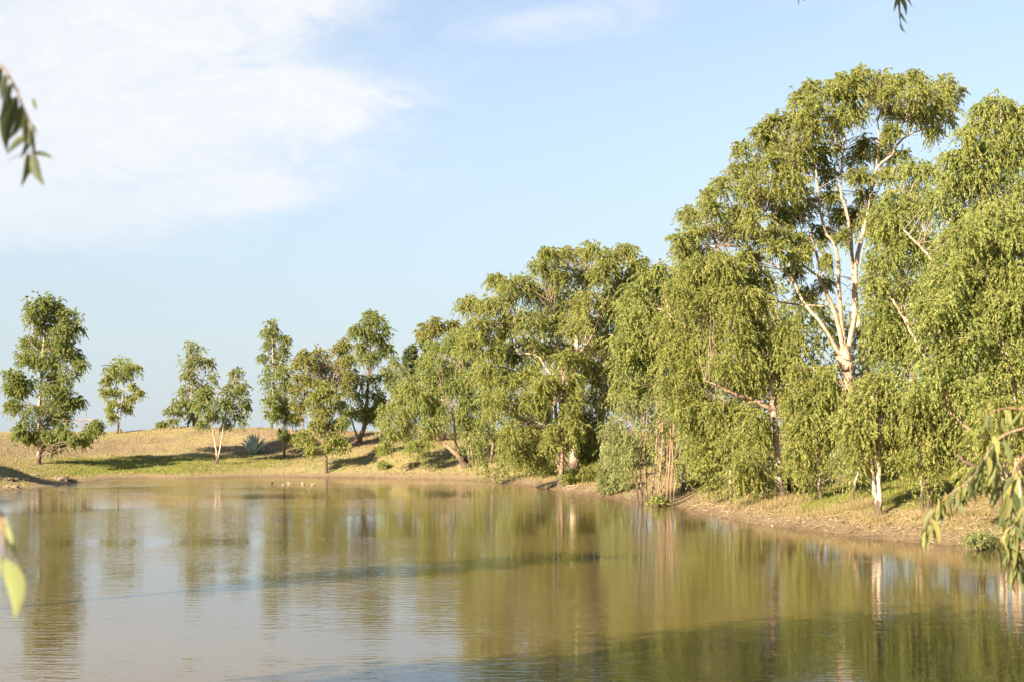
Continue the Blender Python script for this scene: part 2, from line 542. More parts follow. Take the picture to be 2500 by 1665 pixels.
def leaves(rng, C, Rc, out_dir, tw=11, lv=13, L=0.22, Wd=0.042, droop=0.6, tlen=0.8):
    """drooping sprays of narrow leaves round the clump centres C; returns verts, faces, tint"""
    n = len(C)
    if n == 0:
        return np.zeros((0, 3)), np.zeros((0, 3), int), np.zeros(0)
    T = n * tw
    c = np.repeat(C, tw, axis=0)
    r = np.repeat(Rc, tw)[:, None]
    o = np.repeat(out_dir, tw, axis=0)
    v = rng.standard_normal((T, 3))
    v /= np.linalg.norm(v, axis=1)[:, None]
    p0 = c + v * r * (rng.random((T, 1)) ** 0.45) * np.array([1.15, 1.15, 0.95])
    dr = v * 0.45 + o * 0.4 + rng.standard_normal((T, 3)) * 0.55 + np.array([0, 0, 0.15])
    dr /= np.linalg.norm(dr, axis=1)[:, None]
    ln = tlen * (0.55 + 0.8 * rng.random((T, 1)))
    ctint = np.repeat(rng.normal(0, 0.10, n), tw) + rng.normal(0, 0.07, T)
    N = T * lv
    p0 = np.repeat(p0, lv, 0)
    drr = np.repeat(dr, lv, 0)
    ln = np.repeat(ln, lv, 0)
    tt = np.tile(np.linspace(0.12, 1.0, lv), T)[:, None] + rng.normal(0, 0.03, (N, 1))
    pos = p0 + drr * ln * tt * 0.75 + np.array([0, 0, -1.0]) * droop * ln * tt ** 2
    tang = drr * 0.75 + np.array([0, 0, -2.0]) * droop * tt
    d = tang * 0.5 + rng.standard_normal((N, 3)) * 0.55 + np.array([0, 0, -0.75]) * (0.5 + droop)
    d /= np.linalg.norm(d, axis=1)[:, None]
    sd = np.cross(d, rng.standard_normal((N, 3)))
    sd /= np.linalg.norm(sd, axis=1)[:, None] + 1e-9
    nn = np.cross(d, sd)
    ll = L * (0.6 + 0.7 * rng.random((N, 1)))
    ww = Wd * (0.7 + 0.6 * rng.random((N, 1)))
    v0 = pos + sd * ww * 0.5
    v1 = pos - sd * ww * 0.5 + nn * ll * (rng.random((N, 1)) - 0.5) * 0.2
    v2 = pos + d * ll
    verts = np.stack([v0, v1, v2], 1).reshape(-1, 3)
    faces = np.arange(3 * N).reshape(-1, 3)
    tint = 0.42 + np.repeat(ctint, lv) + rng.normal(0, 0.17, N) + 0.10 * (tt[:, 0] - 0.5)
    young = rng.random(N) < 0.07 * (tt[:, 0] > 0.6) + 0.012
    tint = np.where(young, 0.85 + 0.15 * rng.random(N), np.clip(tint, 0, 0.8))
    return verts, faces, np.repeat(tint, 3)


STAT = {'leaf': 0}
# open lanes in the foliage where trunks and limbs show bare: (zoom, depth, half width px, points)
LANES = [
    (5, 67.2, 10, [(1055, 1190), (1048, 1070)]), (5, 67.2, 24, [(1044, 990), (1030, 760), (1018, 640), (1000, 470)]), (5, 67.2, 15, [(960, 628), (880, 590), (770, 545), (690, 530), (640, 485)]),
    (5, 69.3, 42, [(1475, 450), (1465, 215)]), (4, 69.3, 18, [(1142, 1644), (1110, 1560), (1050, 1430), (1010, 1310), (985, 1150)]), (4, 69.3, 15, [(1000, 1540), (920, 1420), (860, 1310), (790, 1250), (700, 1190)]),
    (4, 69.3, 14, [(1118, 1430), (1090, 1150), (1040, 1040), (1000, 880), (985, 700)]), (4, 69.3, 15, [(1200, 1500), (1195, 1150), (1165, 900), (1150, 780)]), (4, 69.3, 14, [(1215, 1250), (1245, 1050)]),
    (4, 69.3, 15, [(1270, 900), (1315, 710), (1390, 640), (1440, 560), (1550, 500)]), (4, 69.3, 9, [(1320, 690), (1335, 430)]), (4, 69.3, 10, [(1050, 1455), (920, 1440), (830, 1440), (710, 1415)]),
    (3, 98.0, 13, [(832, 1320), (830, 1120)]), (3, 98.0, 12, [(836, 960), (846, 820)]), (3, 98.0, 14, [(800, 1040), (800, 910)]), (3, 98.0, 11, [(950, 690), (1000, 600)]), (3, 98.0, 8, [(600, 795), (470, 765)]), (3, 98.0, 8, [(600, 700), (525, 540)]),
    (6, 56.5, 13, [(405, 1070), (385, 900), (372, 780)]), (6, 56.5, 13, [(415, 1060), (410, 860)]), (6, 56.5, 12, [(412, 730), (418, 540)]), (6, 56.5, 11, [(370, 550), (382, 440)]), (6, 55.6, 11, [(630, 1050), (628, 975)]),
    (6, 55.6, 9, [(622, 770), (622, 640)]), (6, 54.4, 12, [(960, 670), (850, 610), (780, 530), (740, 420)]), 
    (6, 54.4, 10, [(1030, 150), (1080, 300), (1110, 480)]), (6, 54.6, 14, [(930, 815), (870, 800), (820, 755)]), (5, 64.2, 11, [(1306, 880), (1305, 1000)]), (5, 64.2, 14, [(1305, 1090), (1318, 1220)]),
    (2, 121.6, 14, [(1670, 1250), (1620, 1180), (1560, 1120), (1470, 1050)]), (2, 122.3, 12, [(1640, 1170), (1605, 1080), (1592, 950), (1580, 780)]),
    (3, 78.2, 85, [(1345, 1230), (1345, 1480)]), (3, 78.2, 40, [(1300, 1100), (1290, 1200)]), (3, 78.2, 40, [(1400, 1120), (1400, 1200)]), (3, 78.2, 8, [(1120, 1068), (1190, 1068), (1215, 1085), (1235, 1180)]),
    (3, 122.0, 8, [(350, 1310), (330, 1150)]), (3, 122.0, 10, [(440, 1310), (455, 1190)]), (1, 125.0, 14, [(240, 1262), (255, 1130)]), (5, 71.5, 9, [(740, 1150), (735, 900)]), (6, 61.0, 9, [(275, 1003), (300, 840)])]


def lane_mask(P, rng):
    """True where a leaf may stay"""
    px = P[:, 0] / P[:, 1] * F + 1250.0
    py = YH - (P[:, 2] - H) / P[:, 1] * F
    cut = np.zeros(len(P), bool)
    for z, dep, hw, pts in LANES:
        q_ = np.array([zp(z, a, b) for a, b in pts])
        hw_ = hw / ZOOM[z][2] * 1.15
        lo_, hi_ = q_.min(0) - hw_, q_.max(0) + hw_
        idx = np.where((P[:, 1] < dep) & (px > lo_[0]) & (px < hi_[0]) & (py > lo_[1]) & (py < hi_[1]))[0]
        if not len(idx):
            continue
        d2 = np.full(len(idx), 1e9)
        for k in range(len(q_) - 1):
            e_ = q_[k + 1] - q_[k]
            t_ = np.clip(((px[idx] - q_[k, 0]) * e_[0] + (py[idx] - q_[k, 1]) * e_[1]) / (e_ @ e_), 0, 1)
            d2 = np.minimum(d2, (px[idx] - q_[k, 0] - t_ * e_[0]) ** 2 + (py[idx] - q_[k, 1] - t_ * e_[1]) ** 2)
        patch = hash_noise(px[idx], py[idx], 26.0, 4) > 0.22
        cut[idx[(d2 < hw_ * hw_) & patch & (rng.random(len(idx)) < 0.93)]] = True
    return ~cut


def tree(name, label, zoom, trunks, clumps, leaf='olive', bark='pale', base=None, depth=None, limbs=(), spread=0.5,
         density=1.0, L=0.22, Wd=0.042, droop=0.6, tlen=0.8, sub=0.62, seed=0, cat='tree', group=None, fill=(), tw=11, lv=13,
         limb_bark=None, dead=(), thick=0.85):
    """trunks, limbs: lists of (points, base width px, tip width px); clumps: (x, y, rx, ry[, depth offset]) in the zoom frame"""
    rng = np.random.default_rng(seed + 101)
    p0 = trunks[0][0][0]
    bx, by = zp(zoom, p0[0], p0[1])
    if depth is None:
        d, gz = ground_hit(bx, by)
    else:
        d = depth
        gz = None
    bw = W(bx, by, d)
    gz = float(height(np.array([bw[0]]), np.array([bw[1]]))[0])
    org = np.array([bw[0], bw[1], gz])
    root = empty(name, org)
    tag(root, label, cat, group)
    _, _, sx, sy = ZOOM[zoom]
    mpp = d / F                      # metres per photo pixel here
    skel = []
    for kind, lst in (('trunk', trunks), ('limb', limbs), ('dead_branch', dead)):
        for it in lst:
            pts, w0, w1 = it[0], it[1] / sx, it[2] / sx
            P = []
            for a in pts:
                x, y = zp(zoom, a[0], a[1])
                P.append(W(x, y, d + (a[2] if len(a) > 2 else 0)))
            P = np.array(P)
            if kind == 'trunk':
                # foot in the ground
                gzz = float(height(P[0, 0:1], P[0, 1:2])[0])
                P[0, 2] = min(P[0, 2], gzz + 0.05)
                P = np.vstack([P[0] + np.array([0, 0, -0.35]), P])
            else:
                P[1:] += np.cumsum(rng.normal(0, 0.10, (len(P) - 1, 3)) * np.array([0, 1.6, 0]), 0)
            n = 6 * (len(P) - 1) + 1
            C = catmull(P, n)
            C[1:-1] += rng.normal(0, 0.25, (n - 2, 3)) * w1 * mpp
            u = np.linspace(0, 1, n)
            if kind == 'limb':
                ph_ = rng.uniform(0, 6.28, 3)
                C += (np.sin(u * n * 0.42 + ph_[0]) * np.sin(math.pi * u) * w0 * 0.4 * mpp)[:, None] * np.array([0.6, 0.5, 0.8])
            R = 0.5 * mpp * (w0 * (1 - u) ** 0.8 + w1 * (1 - (1 - u) ** 0.8))
            if kind == 'trunk':
                hgt = C[:, 2] - gz
                R = R * (1 + 0.55 * np.exp(-np.maximum(hgt, 0) / 0.35))
            vs, fs = tube(C, R, 10 if w0 > 8 else 7, 0.05, rng)
            mt = BARK[bark] if kind == 'trunk' else BARK['dead' if kind == 'dead_branch' else (limb_bark or bark)]
            mesh_obj(kind, vs, fs, mt, root, org, smooth=True)
            if kind != 'dead_branch':
                m_ = C[int(n * 0.25):] if kind == 'trunk' else C
                skel.append(np.hstack([m_[::2], R[-len(m_):][::2, None]]))
    skel = np.vstack(skel)
    # foliage clumps
    E = []
    for it in clumps:
        x, y = zp(zoom, it[0], it[1])
        E.append((x, y, it[2] / sx, it[3] / sy, it[4] if len(it) > 4 else None))
    for (x0, x1, y0, y1, st) in fill:
        gx = np.arange(x0 + st / 2, x1, st)
        gy = np.arange(y0 + st / 2, y1, st * 0.85)
        for i, yy in enumerate(gy):
            for xx in gx:
                x, y = zp(zoom, xx + rng.uniform(-.4, .4) * st + (i % 2) * st * 0.5, yy + rng.uniform(-.4, .4) * st)
                r_ = st * rng.uniform(0.5, 0.75)
                E.append((x, y, r_ / sx, r_ / sy, None))
    if not E:
        return root
    ex = np.array([e[0] for e in E])
    half = max(1.0, min(0.5 * (ex.max() - ex.min()) * mpp, 5.0))
    cx0 = 0.5 * (ex.max() + ex.min())
    hw = max(0.5 * (ex.max() - ex.min()), 1.0)
    CC, RR, OO = [], [], []
    for (x, y, rx, ry, dd) in E:
        if dd is None:
            dd = rng.uniform(-1, 1) * spread * half * math.sqrt(max(0.1, 1 - ((x - cx0) / (hw * 1.15)) ** 2))
        D = d + dd
        c = W(x, y, D)
        a, b = rx * D / F, ry * D / F
        dp = thick * 0.5 * (a + b) + 0.25
        rs = min(sub, 0.75 * min(a, b) + 0.1)
        n = max(2, int(round(density * 5.2 * (a * b) / (rs * rs) + 1.5)))
        v = rng.standard_normal((n, 3))
        v /= np.linalg.norm(v, axis=1)[:, None]
        rad = 0.15 + 0.70 * rng.random((n, 1)) ** 0.6
        rad = np.where(rng.random((n, 1)) < 0.22, rad + 0.45 * rng.random((n, 1)), rad)
        sc_ = np.array([a, dp, b])
        pos = c + v * rad * np.maximum(sc_ - rs * 0.35, 0.05)
        CC.append(pos)
        RR.append(np.full(n, rs) * rng.uniform(0.75, 1.2, n))
        OO.append(v)
    CC = np.vstack(CC)
    RR = np.concatenate(RR)
    OO = np.vstack(OO)
    # keep foliage off the ground
    gg = ground_z(CC[:, 0], CC[:, 1])
    keep = CC[:, 2] > gg + 0.15
    CC, RR, OO = CC[keep], RR[keep], OO[keep]
    vs, fs, ti = leaves(rng, CC, RR, OO, int(tw * 1.35), int(lv * 1.4), L * 0.8, Wd * 1.35, droop, tlen)
    gcut = np.maximum(ground_z(vs[::3, 0], vs[::3, 1]), 0.0)
    ok = (vs.reshape(-1, 3, 3)[:, :, 2].min(1) > gcut + 0.02)
    lc = vs.reshape(-1, 3, 3).mean(1)
    ok &= lane_mask(lc, rng)
    # uneven crowns: small holes, and the skirts browsed and shaded out near the ground
    hole = hash_noise(lc[:, 0] + 0.35 * lc[:, 1], lc[:, 2] * 1.0 + 0.2 * lc[:, 1], 0.55 + 0.003 * d, 8 + seed % 5)
    ok &= ~((hole < 0.25) & (rng.random(len(lc)) < 0.45))
    if cat == 'tree' and d < 106:
        hg = lc[:, 2] - gcut
        skirt = hash_noise(lc[:, 0] * 1.0 + 0.5 * lc[:, 1], lc[:, 1], 1.1, 9)
        ok &= ~((rng.random(len(lc)) < 0.93 * (1 - sstep(0.7, 2.9, hg)) * sstep(0.22, 0.5, skirt)))
    vs = vs.reshape(-1, 3, 3)[ok].reshape(-1, 3)
    ti = ti.reshape(-1, 3)[ok].ravel()
    fs = np.arange(len(vs)).reshape(-1, 3)
    STAT['leaf'] += len(fs)
    tag(mesh_obj('crown', vs, fs, LEAF[leaf], root, org, attrs={'tint': ti}), kind='stuff')
    # fine boughs joining each spray to the nearest limb
    tv, tf, off = [], [], 0
    order = rng.permutation(len(CC))
    for i in order[: max(6, int(len(CC) * 0.75))]:
        c = CC[i]
        dv = skel[:, :3] - c
        cost = np.linalg.norm(dv, axis=1) + 1.2 * np.maximum(0, skel[:, 2] - c[2] + 0.2)
        near_ = np.argsort(cost)[:5]
        kbest = int(near_[rng.integers(len(near_))])
        s = skel[kbest, :3]
        ln = np.linalg.norm(c - s)
        if ln < 0.25 or ln > 4.5:
            continue
        mid = s * 0.45 + c * 0.55 + np.array([0, 0, 0.10 * ln]) + rng.normal(0, 0.06, 3) * ln
        P = catmull([s, mid, c], 5)
        r0 = min(0.7 * skel[kbest, 3], 0.009 + 0.0055 * ln)
        v_, f_ = tube(P, np.linspace(r0, 0.006 + 0.004 * L / 0.2, 5), 3)
        tv.append(v_)
        tf.append(f_ + off)
        off += len(v_)
    if tv:
        tag(mesh_obj('twigs', np.vstack(tv), np.vstack(tf), TWIG, root, org, smooth=True), kind='stuff')
    return root


FAR = dict(L=0.25, Wd=0.07, tlen=0.6, sub=0.6, tw=10, lv=10, droop=0.45)
MIDD = dict(L=0.20, Wd=0.052, tlen=0.75, sub=0.66, tw=11, lv=13)
# --- far bank, left to right
tree('gum_tree', 'tall leafy gum on the left shore, biggest of the left trees, with low side branch', 1,
     [([(240, 1262), (255, 1150), (250, 950), (265, 700), (285, 400), (288, 215)], 34, 5)],
     [(275, 235, 90, 65), (330, 270, 80, 80), (220, 310, 70, 70), (440, 330, 65, 80), (480, 400, 40, 60), (280, 390, 90, 60), (390, 420, 70, 50), (190, 490, 75, 55),
      (300, 500, 90, 60), (390, 530, 100, 70), (460, 570, 50, 50), (250, 590, 110, 55), (150, 570, 50, 45), (360, 620, 90, 50), (510, 620, 30, 35), (80, 690, 65, 42), (170, 740, 85, 50),
      (370, 720, 90, 60), (450, 700, 50, 60), (60, 770, 40, 30), (130, 800, 60, 40), (320, 790, 70, 50), (420, 810, 70, 60), (90, 880, 62, 38), (500, 860, 30, 28), (330, 880, 70, 50),
      (420, 890, 55, 50), (200, 930, 45, 45), (320, 970, 80, 50), (170, 1010, 60, 45), (400, 970, 45, 40), (130, 1070, 50, 35), (300, 1060, 80, 50), (200, 1090, 45, 35),
      (420, 1040, 45, 50), (340, 1130, 60, 40), (390, 1100, 35, 50), (467, 1110, 12, 35), (590, 1020, 40, 26), (625, 1000, 28, 18), (550, 1070, 26, 35), (535, 1110, 20, 25)],
     leaf='mid', bark='white', limbs=[([(262, 900), (330, 960), (440, 985), (540, 975), (610, 985)], 7, 3), ([(258, 850), (180, 800), (80, 720)], 6, 2), ([(268, 700), (360, 600), (430, 450), (450, 330)], 7, 2),
            ([(275, 560), (210, 500), (190, 460)], 5, 2)], density=0.95, seed=1, **FAR)
tree('gum_tree', 'small slim round-headed gum standing alone on the field skyline', 1,
     [([(745, 1086), (755, 1000), (745, 850), (745, 700), (765, 620)], 13, 3), ([(752, 1040), (768, 960), (780, 860), (790, 760), (830, 660)], 9, 3)],
     [(770, 610, 60, 36), (835, 640, 52, 45), (690, 680, 45, 36), (735, 645, 50, 35), (875, 660, 20, 30), (680, 800, 42, 26), (735, 800, 30, 26), (830, 835, 45, 25), (885, 805, 28, 16),
      (840, 755, 16, 12), (725, 870, 35, 20), (790, 880, 25, 22), (700, 910, 24, 10), (818, 905, 22, 12), (715, 958, 22, 14), (800, 690, 40, 30), (700, 730, 40, 22)],
     leaf='fresh', bark='white', limbs=[([(755, 880), (820, 850), (880, 805)], 4, 2), ([(747, 850), (690, 805)], 3, 1)], density=0.55, seed=2, depth=150, **FAR)
tree('gum_tree', 'twin-trunked pale gum on the mound, tallest of the far middle-left cluster', 1,
     [([(1190, 1078), (1200, 1000), (1220, 850), (1225, 560)], 12, 3), ([(1220, 1078), (1245, 980), (1270, 800), (1335, 620)], 12, 3)],
     [(1225, 510, 35, 42), (1205, 600, 55, 55), (1270, 580, 35, 60), (1225, 690, 70, 55), (1195, 790, 45, 50), (1340, 630, 40, 50), (1350, 710, 38, 40), (1275, 770, 50, 50), (1215, 880, 60, 50),
      (1300, 840, 40, 45), (1180, 860, 28, 45), (1240, 960, 45, 30)],
     leaf='grey', bark='pale', density=0.6, seed=3, depth=151, **FAR)
tree('sapling', 'thin sparse sapling left of the twin-trunked gum on the mound', 1,
     [([(1108, 1072), (1112, 950), (1125, 870)], 5, 2)], [(1125, 870, 32, 25), (1085, 930, 30, 20), (1145, 935, 26, 20), (1110, 985, 20, 12)],
     leaf='grey', density=0.5, seed=4, depth=150, **FAR)
tree('gum_tree', 'forked slender gum with a brown-green crown at the foot of the far bank', 1,
     [([(1375, 1262), (1385, 1230), (1372, 1120), (1350, 1000), (1320, 850)], 16, 4), ([(1385, 1232), (1410, 1130), (1430, 1000), (1455, 850), (1505, 680)], 13, 3)],
     [(1290, 810, 45, 40), (1335, 800, 40, 45), (1255, 890, 36, 40), (1310, 920, 55, 45), (1390, 870, 45, 55), (1510, 670, 34, 45), (1490, 770, 45, 50), (1440, 790, 45, 55), (1545, 780, 32, 55),
      (1560, 880, 30, 55), (1500, 880, 55, 55), (1440, 910, 45, 45), (1530, 960, 38, 35), (1345, 960, 40, 30), (1290, 1000, 18, 18), (1440, 1000, 30, 25)],
     leaf='mid', bark='pale', density=0.5, seed=5, **FAR)
tree('gum_tree', 'tall narrow pale gum rising behind the dark-stemmed tree on the skyline', 2,
     [([(320, 985), (325, 900), (332, 750), (330, 500), (325, 280)], 18, 4)],
     [(325, 265, 35, 36), (290, 330, 50, 45), (350, 330, 40, 45), (310, 400, 55, 38), (258, 490, 20, 22), (330, 480, 45, 45), (310, 560, 50, 45), (300, 640, 45, 45), (330, 720, 50, 45), (290, 790, 38, 36),
      (345, 800, 40, 40), (310, 880, 28, 22), (420, 365, 22, 42), (410, 450, 32, 48), (400, 540, 38, 45)],
     leaf='mid', bark='pale', density=0.6, seed=6, depth=152, limbs=[([(330, 640), (390, 520), (420, 380)], 7, 2)], **FAR)
tree('gum_tree', 'slim gum on a straight dark stem right of the agave', 2,
     [([(410, 1186), (412, 1000), (418, 850), (415, 650), (405, 560)], 18, 4)],
     [(400, 600, 50, 45), (425, 680, 45, 55), (390, 760, 55, 45), (440, 830, 45, 45), (375, 850, 40, 45), (430, 905, 40, 35), (350, 900, 25, 22), (400, 1010, 12, 18), (430, 1040, 16, 14)],
     leaf='mid', bark='dark', density=0.85, seed=7, **FAR)
tree('gum_tree', 'broad bushy gum with several rounded heads left of the tall centre-left gum', 2,
     [([(585, 1202), (568, 1140), (545, 1000), (550, 800), (560, 600)], 17, 5), ([(580, 1180), (640, 1000), (690, 800), (780, 560)], 12, 4)],
     [(545, 475, 40, 38), (500, 530, 38, 45), (590, 530, 55, 45), (660, 465, 55, 48), (640, 560, 65, 45), (520, 620, 55, 45), (710, 550, 55, 45), (790, 440, 45, 52), (830, 395, 36, 36), (780, 550, 55, 45),
      (850, 510, 45, 55), (820, 640, 65, 45), (600, 660, 65, 45), (500, 720, 36, 55), (530, 820, 55, 55), (720, 650, 60, 45), (500, 900, 28, 36), (870, 600, 40, 50), (600, 760, 50, 50), (860, 720, 40, 50), (500, 1040, 30, 40)],
     leaf='brown', bark='brown', density=0.85, seed=8, **FAR)
tree('gum_tree', 'small drooping gum on bare roots at the very edge of the far shore', 2,
     [([(702, 1296), (703, 1200), (690, 1080), (692, 950), (680, 800)], 24, 4)],
     [(700, 690, 55, 42), (650, 760, 55, 45), (735, 760, 60, 45), (620, 860, 55, 45), (700, 870, 55, 45), (790, 830, 55, 45), (640, 960, 55, 45), (740, 960, 60, 45), (820, 930, 45, 45), (560, 1030, 50, 45),
      (620, 1075, 45, 36), (770, 1050, 60, 45), (830, 1100, 40, 36), (720, 1100, 40, 36), (520, 1040, 36, 36), (600, 1130, 30, 25)],
     leaf='olive', bark='brown', density=0.85, seed=9, limbs=[([(690, 1050), (760, 1000), (810, 930)], 5, 2), ([(690, 1020), (630, 960), (600, 880)], 5, 2)], **FAR)
tree('gum_tree', 'tall gum with a thick dark forked foot, tallest head on the far centre-left bank', 2,
     [([(930, 1108), (938, 1050), (965, 980), (978, 880), (990, 700), (1005, 560), (1010, 280)], 46, 5), ([(928, 1060), (900, 990), (870, 900), (840, 830)], 18, 5)],
     [(1010, 195, 45, 40), (960, 280, 65, 50), (1060, 240, 65, 52), (1105, 310, 45, 48), (1000, 350, 65, 45), (900, 310, 28, 40), (1060, 370, 55, 40), (960, 420, 55, 38), (1010, 480, 65, 40), (930, 500, 45, 45),
      (1145, 430, 32, 24), (1095, 455, 26, 20), (930, 640, 50, 55), (1050, 640, 45, 50), (940, 760, 45, 45), (1060, 740, 55, 45), (960, 860, 45, 45), (1040, 870, 45, 36), (1000, 915, 55, 28), (1085, 800, 35, 45), (880, 860, 40, 40)],
     leaf='mid', bark='dark', limb_bark='pale', density=0.85, seed=10, depth=139, **FAR)
tree('gum_tree', 'faint pale gum in the gap between the tall gum and the dark cypress-shaped tree', 2,
     [([(1150, 985), (1155, 850), (1165, 700), (1170, 520)], 12, 3)],
     [(1165, 520, 40, 45), (1180, 600, 42, 50), (1150, 680, 45, 40), (1120, 600, 40, 50), (1195, 690, 35, 40)], leaf='grey', density=0.85, seed=11, depth=154, **FAR)
tree('cypress_tree', 'dark pointed cypress-shaped tree with two tips behind the leaning gum', 2,
     [([(1325, 985), (1320, 800), (1305, 440)], 14, 3), ([(1318, 800), (1280, 650), (1268, 470)], 8, 2)],
     [(1302, 440, 13, 28), (1305, 490, 20, 35), (1268, 480, 15, 35), (1270, 530, 24, 40), (1318, 560, 26, 50), (1280, 590, 36, 45), (1320, 640, 34, 50), (1270, 650, 36, 40), (1310, 700, 36, 40)],
     leaf='dark', bark='dark', density=1.5, seed=12, depth=160, L=0.26, Wd=0.08, droop=0.05, tlen=0.5, sub=0.6, tw=10, lv=9)
tree('gum_tree', 'leaning gum with drooping bright crown over the bank and bare twisted boughs', 2,
     [([(1672, 1254), (1620, 1180), (1560, 1120), (1480, 1055), (1400, 1030), (1330, 985)], 42, 8)],
     [(1230, 715, 55, 40), (1290, 695, 50, 36), (1180, 790, 55, 45), (1270, 780, 60, 45), (1370, 780, 60, 45), (1130, 850, 50, 45), (1220, 870, 60, 45), (1320, 870, 60, 50), (1420, 850, 60, 50), (1480, 920, 45, 45),
      (1110, 930, 40, 45), (1180, 955, 45, 50), (1150, 1030, 34, 45), (1270, 960, 50, 36), (1400, 950, 55, 45), (1440, 1000, 40, 36), (1290, 1100, 34, 45), (1390, 1090, 34, 34), (1110, 1110, 24, 35), (1480, 840, 40, 40)],
     leaf='fresh', bark='brown', limbs=[([(1400, 1030), (1330, 930), (1280, 800)], 10, 3), ([(1480, 1055), (1440, 950), (1400, 830)], 10, 3), ([(1340, 990), (1220, 930), (1140, 900)], 7, 2)],
     dead=[([(1400, 1032), (1330, 1060), (1260, 1040), (1195, 1030)], 6, 2), ([(1340, 990), (1300, 1000), (1240, 960)], 5, 2), ([(1420, 1035), (1370, 1075), (1320, 1060)], 5, 2)],
     density=0.8, seed=13, **MIDD)
tree('gum_tree', 'upright forked gum with pale bare stubs just right of the leaning gum', 2,
     [([(1700, 1236), (1640, 1170), (1605, 1080), (1592, 950), (1580, 830), (1570, 600)], 26, 6), ([(1696, 1240), (1692, 1100), (1682, 850), (1650, 650), (1640, 450)], 16, 4)],
     [(1440, 420, 55, 45), (1400, 510, 45, 55), (1480, 520, 60, 55), (1550, 400, 55, 60), (1430, 610, 55, 50), (1500, 640, 60, 45), (1600, 340, 60, 50), (1650, 430, 55, 60), (1560, 560, 55, 50), (1640, 560, 55, 55),
      (1690, 340, 55, 60), (1470, 730, 50, 45), (1660, 680, 55, 50), (1560, 700, 45, 40), (1440, 800, 36, 40), (1700, 790, 45, 50), (1640, 850, 40, 45), (1700, 920, 40, 50)],
     leaf='fresh', bark='brown', limbs=[([(1585, 860), (1525, 760), (1500, 690)], 8, 3)], dead=[([(1582, 850), (1575, 790), (1568, 765)], 9, 5), ([(1585, 850), (1605, 790), (1608, 750)], 6, 2), ([(1588, 900), (1560, 850), (1535, 840)], 5, 2)],
     density=1.0, seed=14, **MIDD)
tree('gum_tree', 'olive-brown round-topped gum peeping out behind the dark cypress-shaped tree', 2,
     [([(1430, 985), (1435, 700), (1440, 300)], 18, 5)],
     [(1395, 280, 50, 40), (1450, 245, 50, 34), (1370, 340, 36, 45), (1440, 330, 70, 40), (1570, 265, 55, 30), (1510, 290, 45, 35), (1400, 420, 50, 45), (1380, 520, 40, 50), (1420, 620, 50, 50), (1420, 740, 50, 50), (1440, 850, 50, 50)],
     leaf='brown', density=0.9, seed=15, depth=142, **FAR)
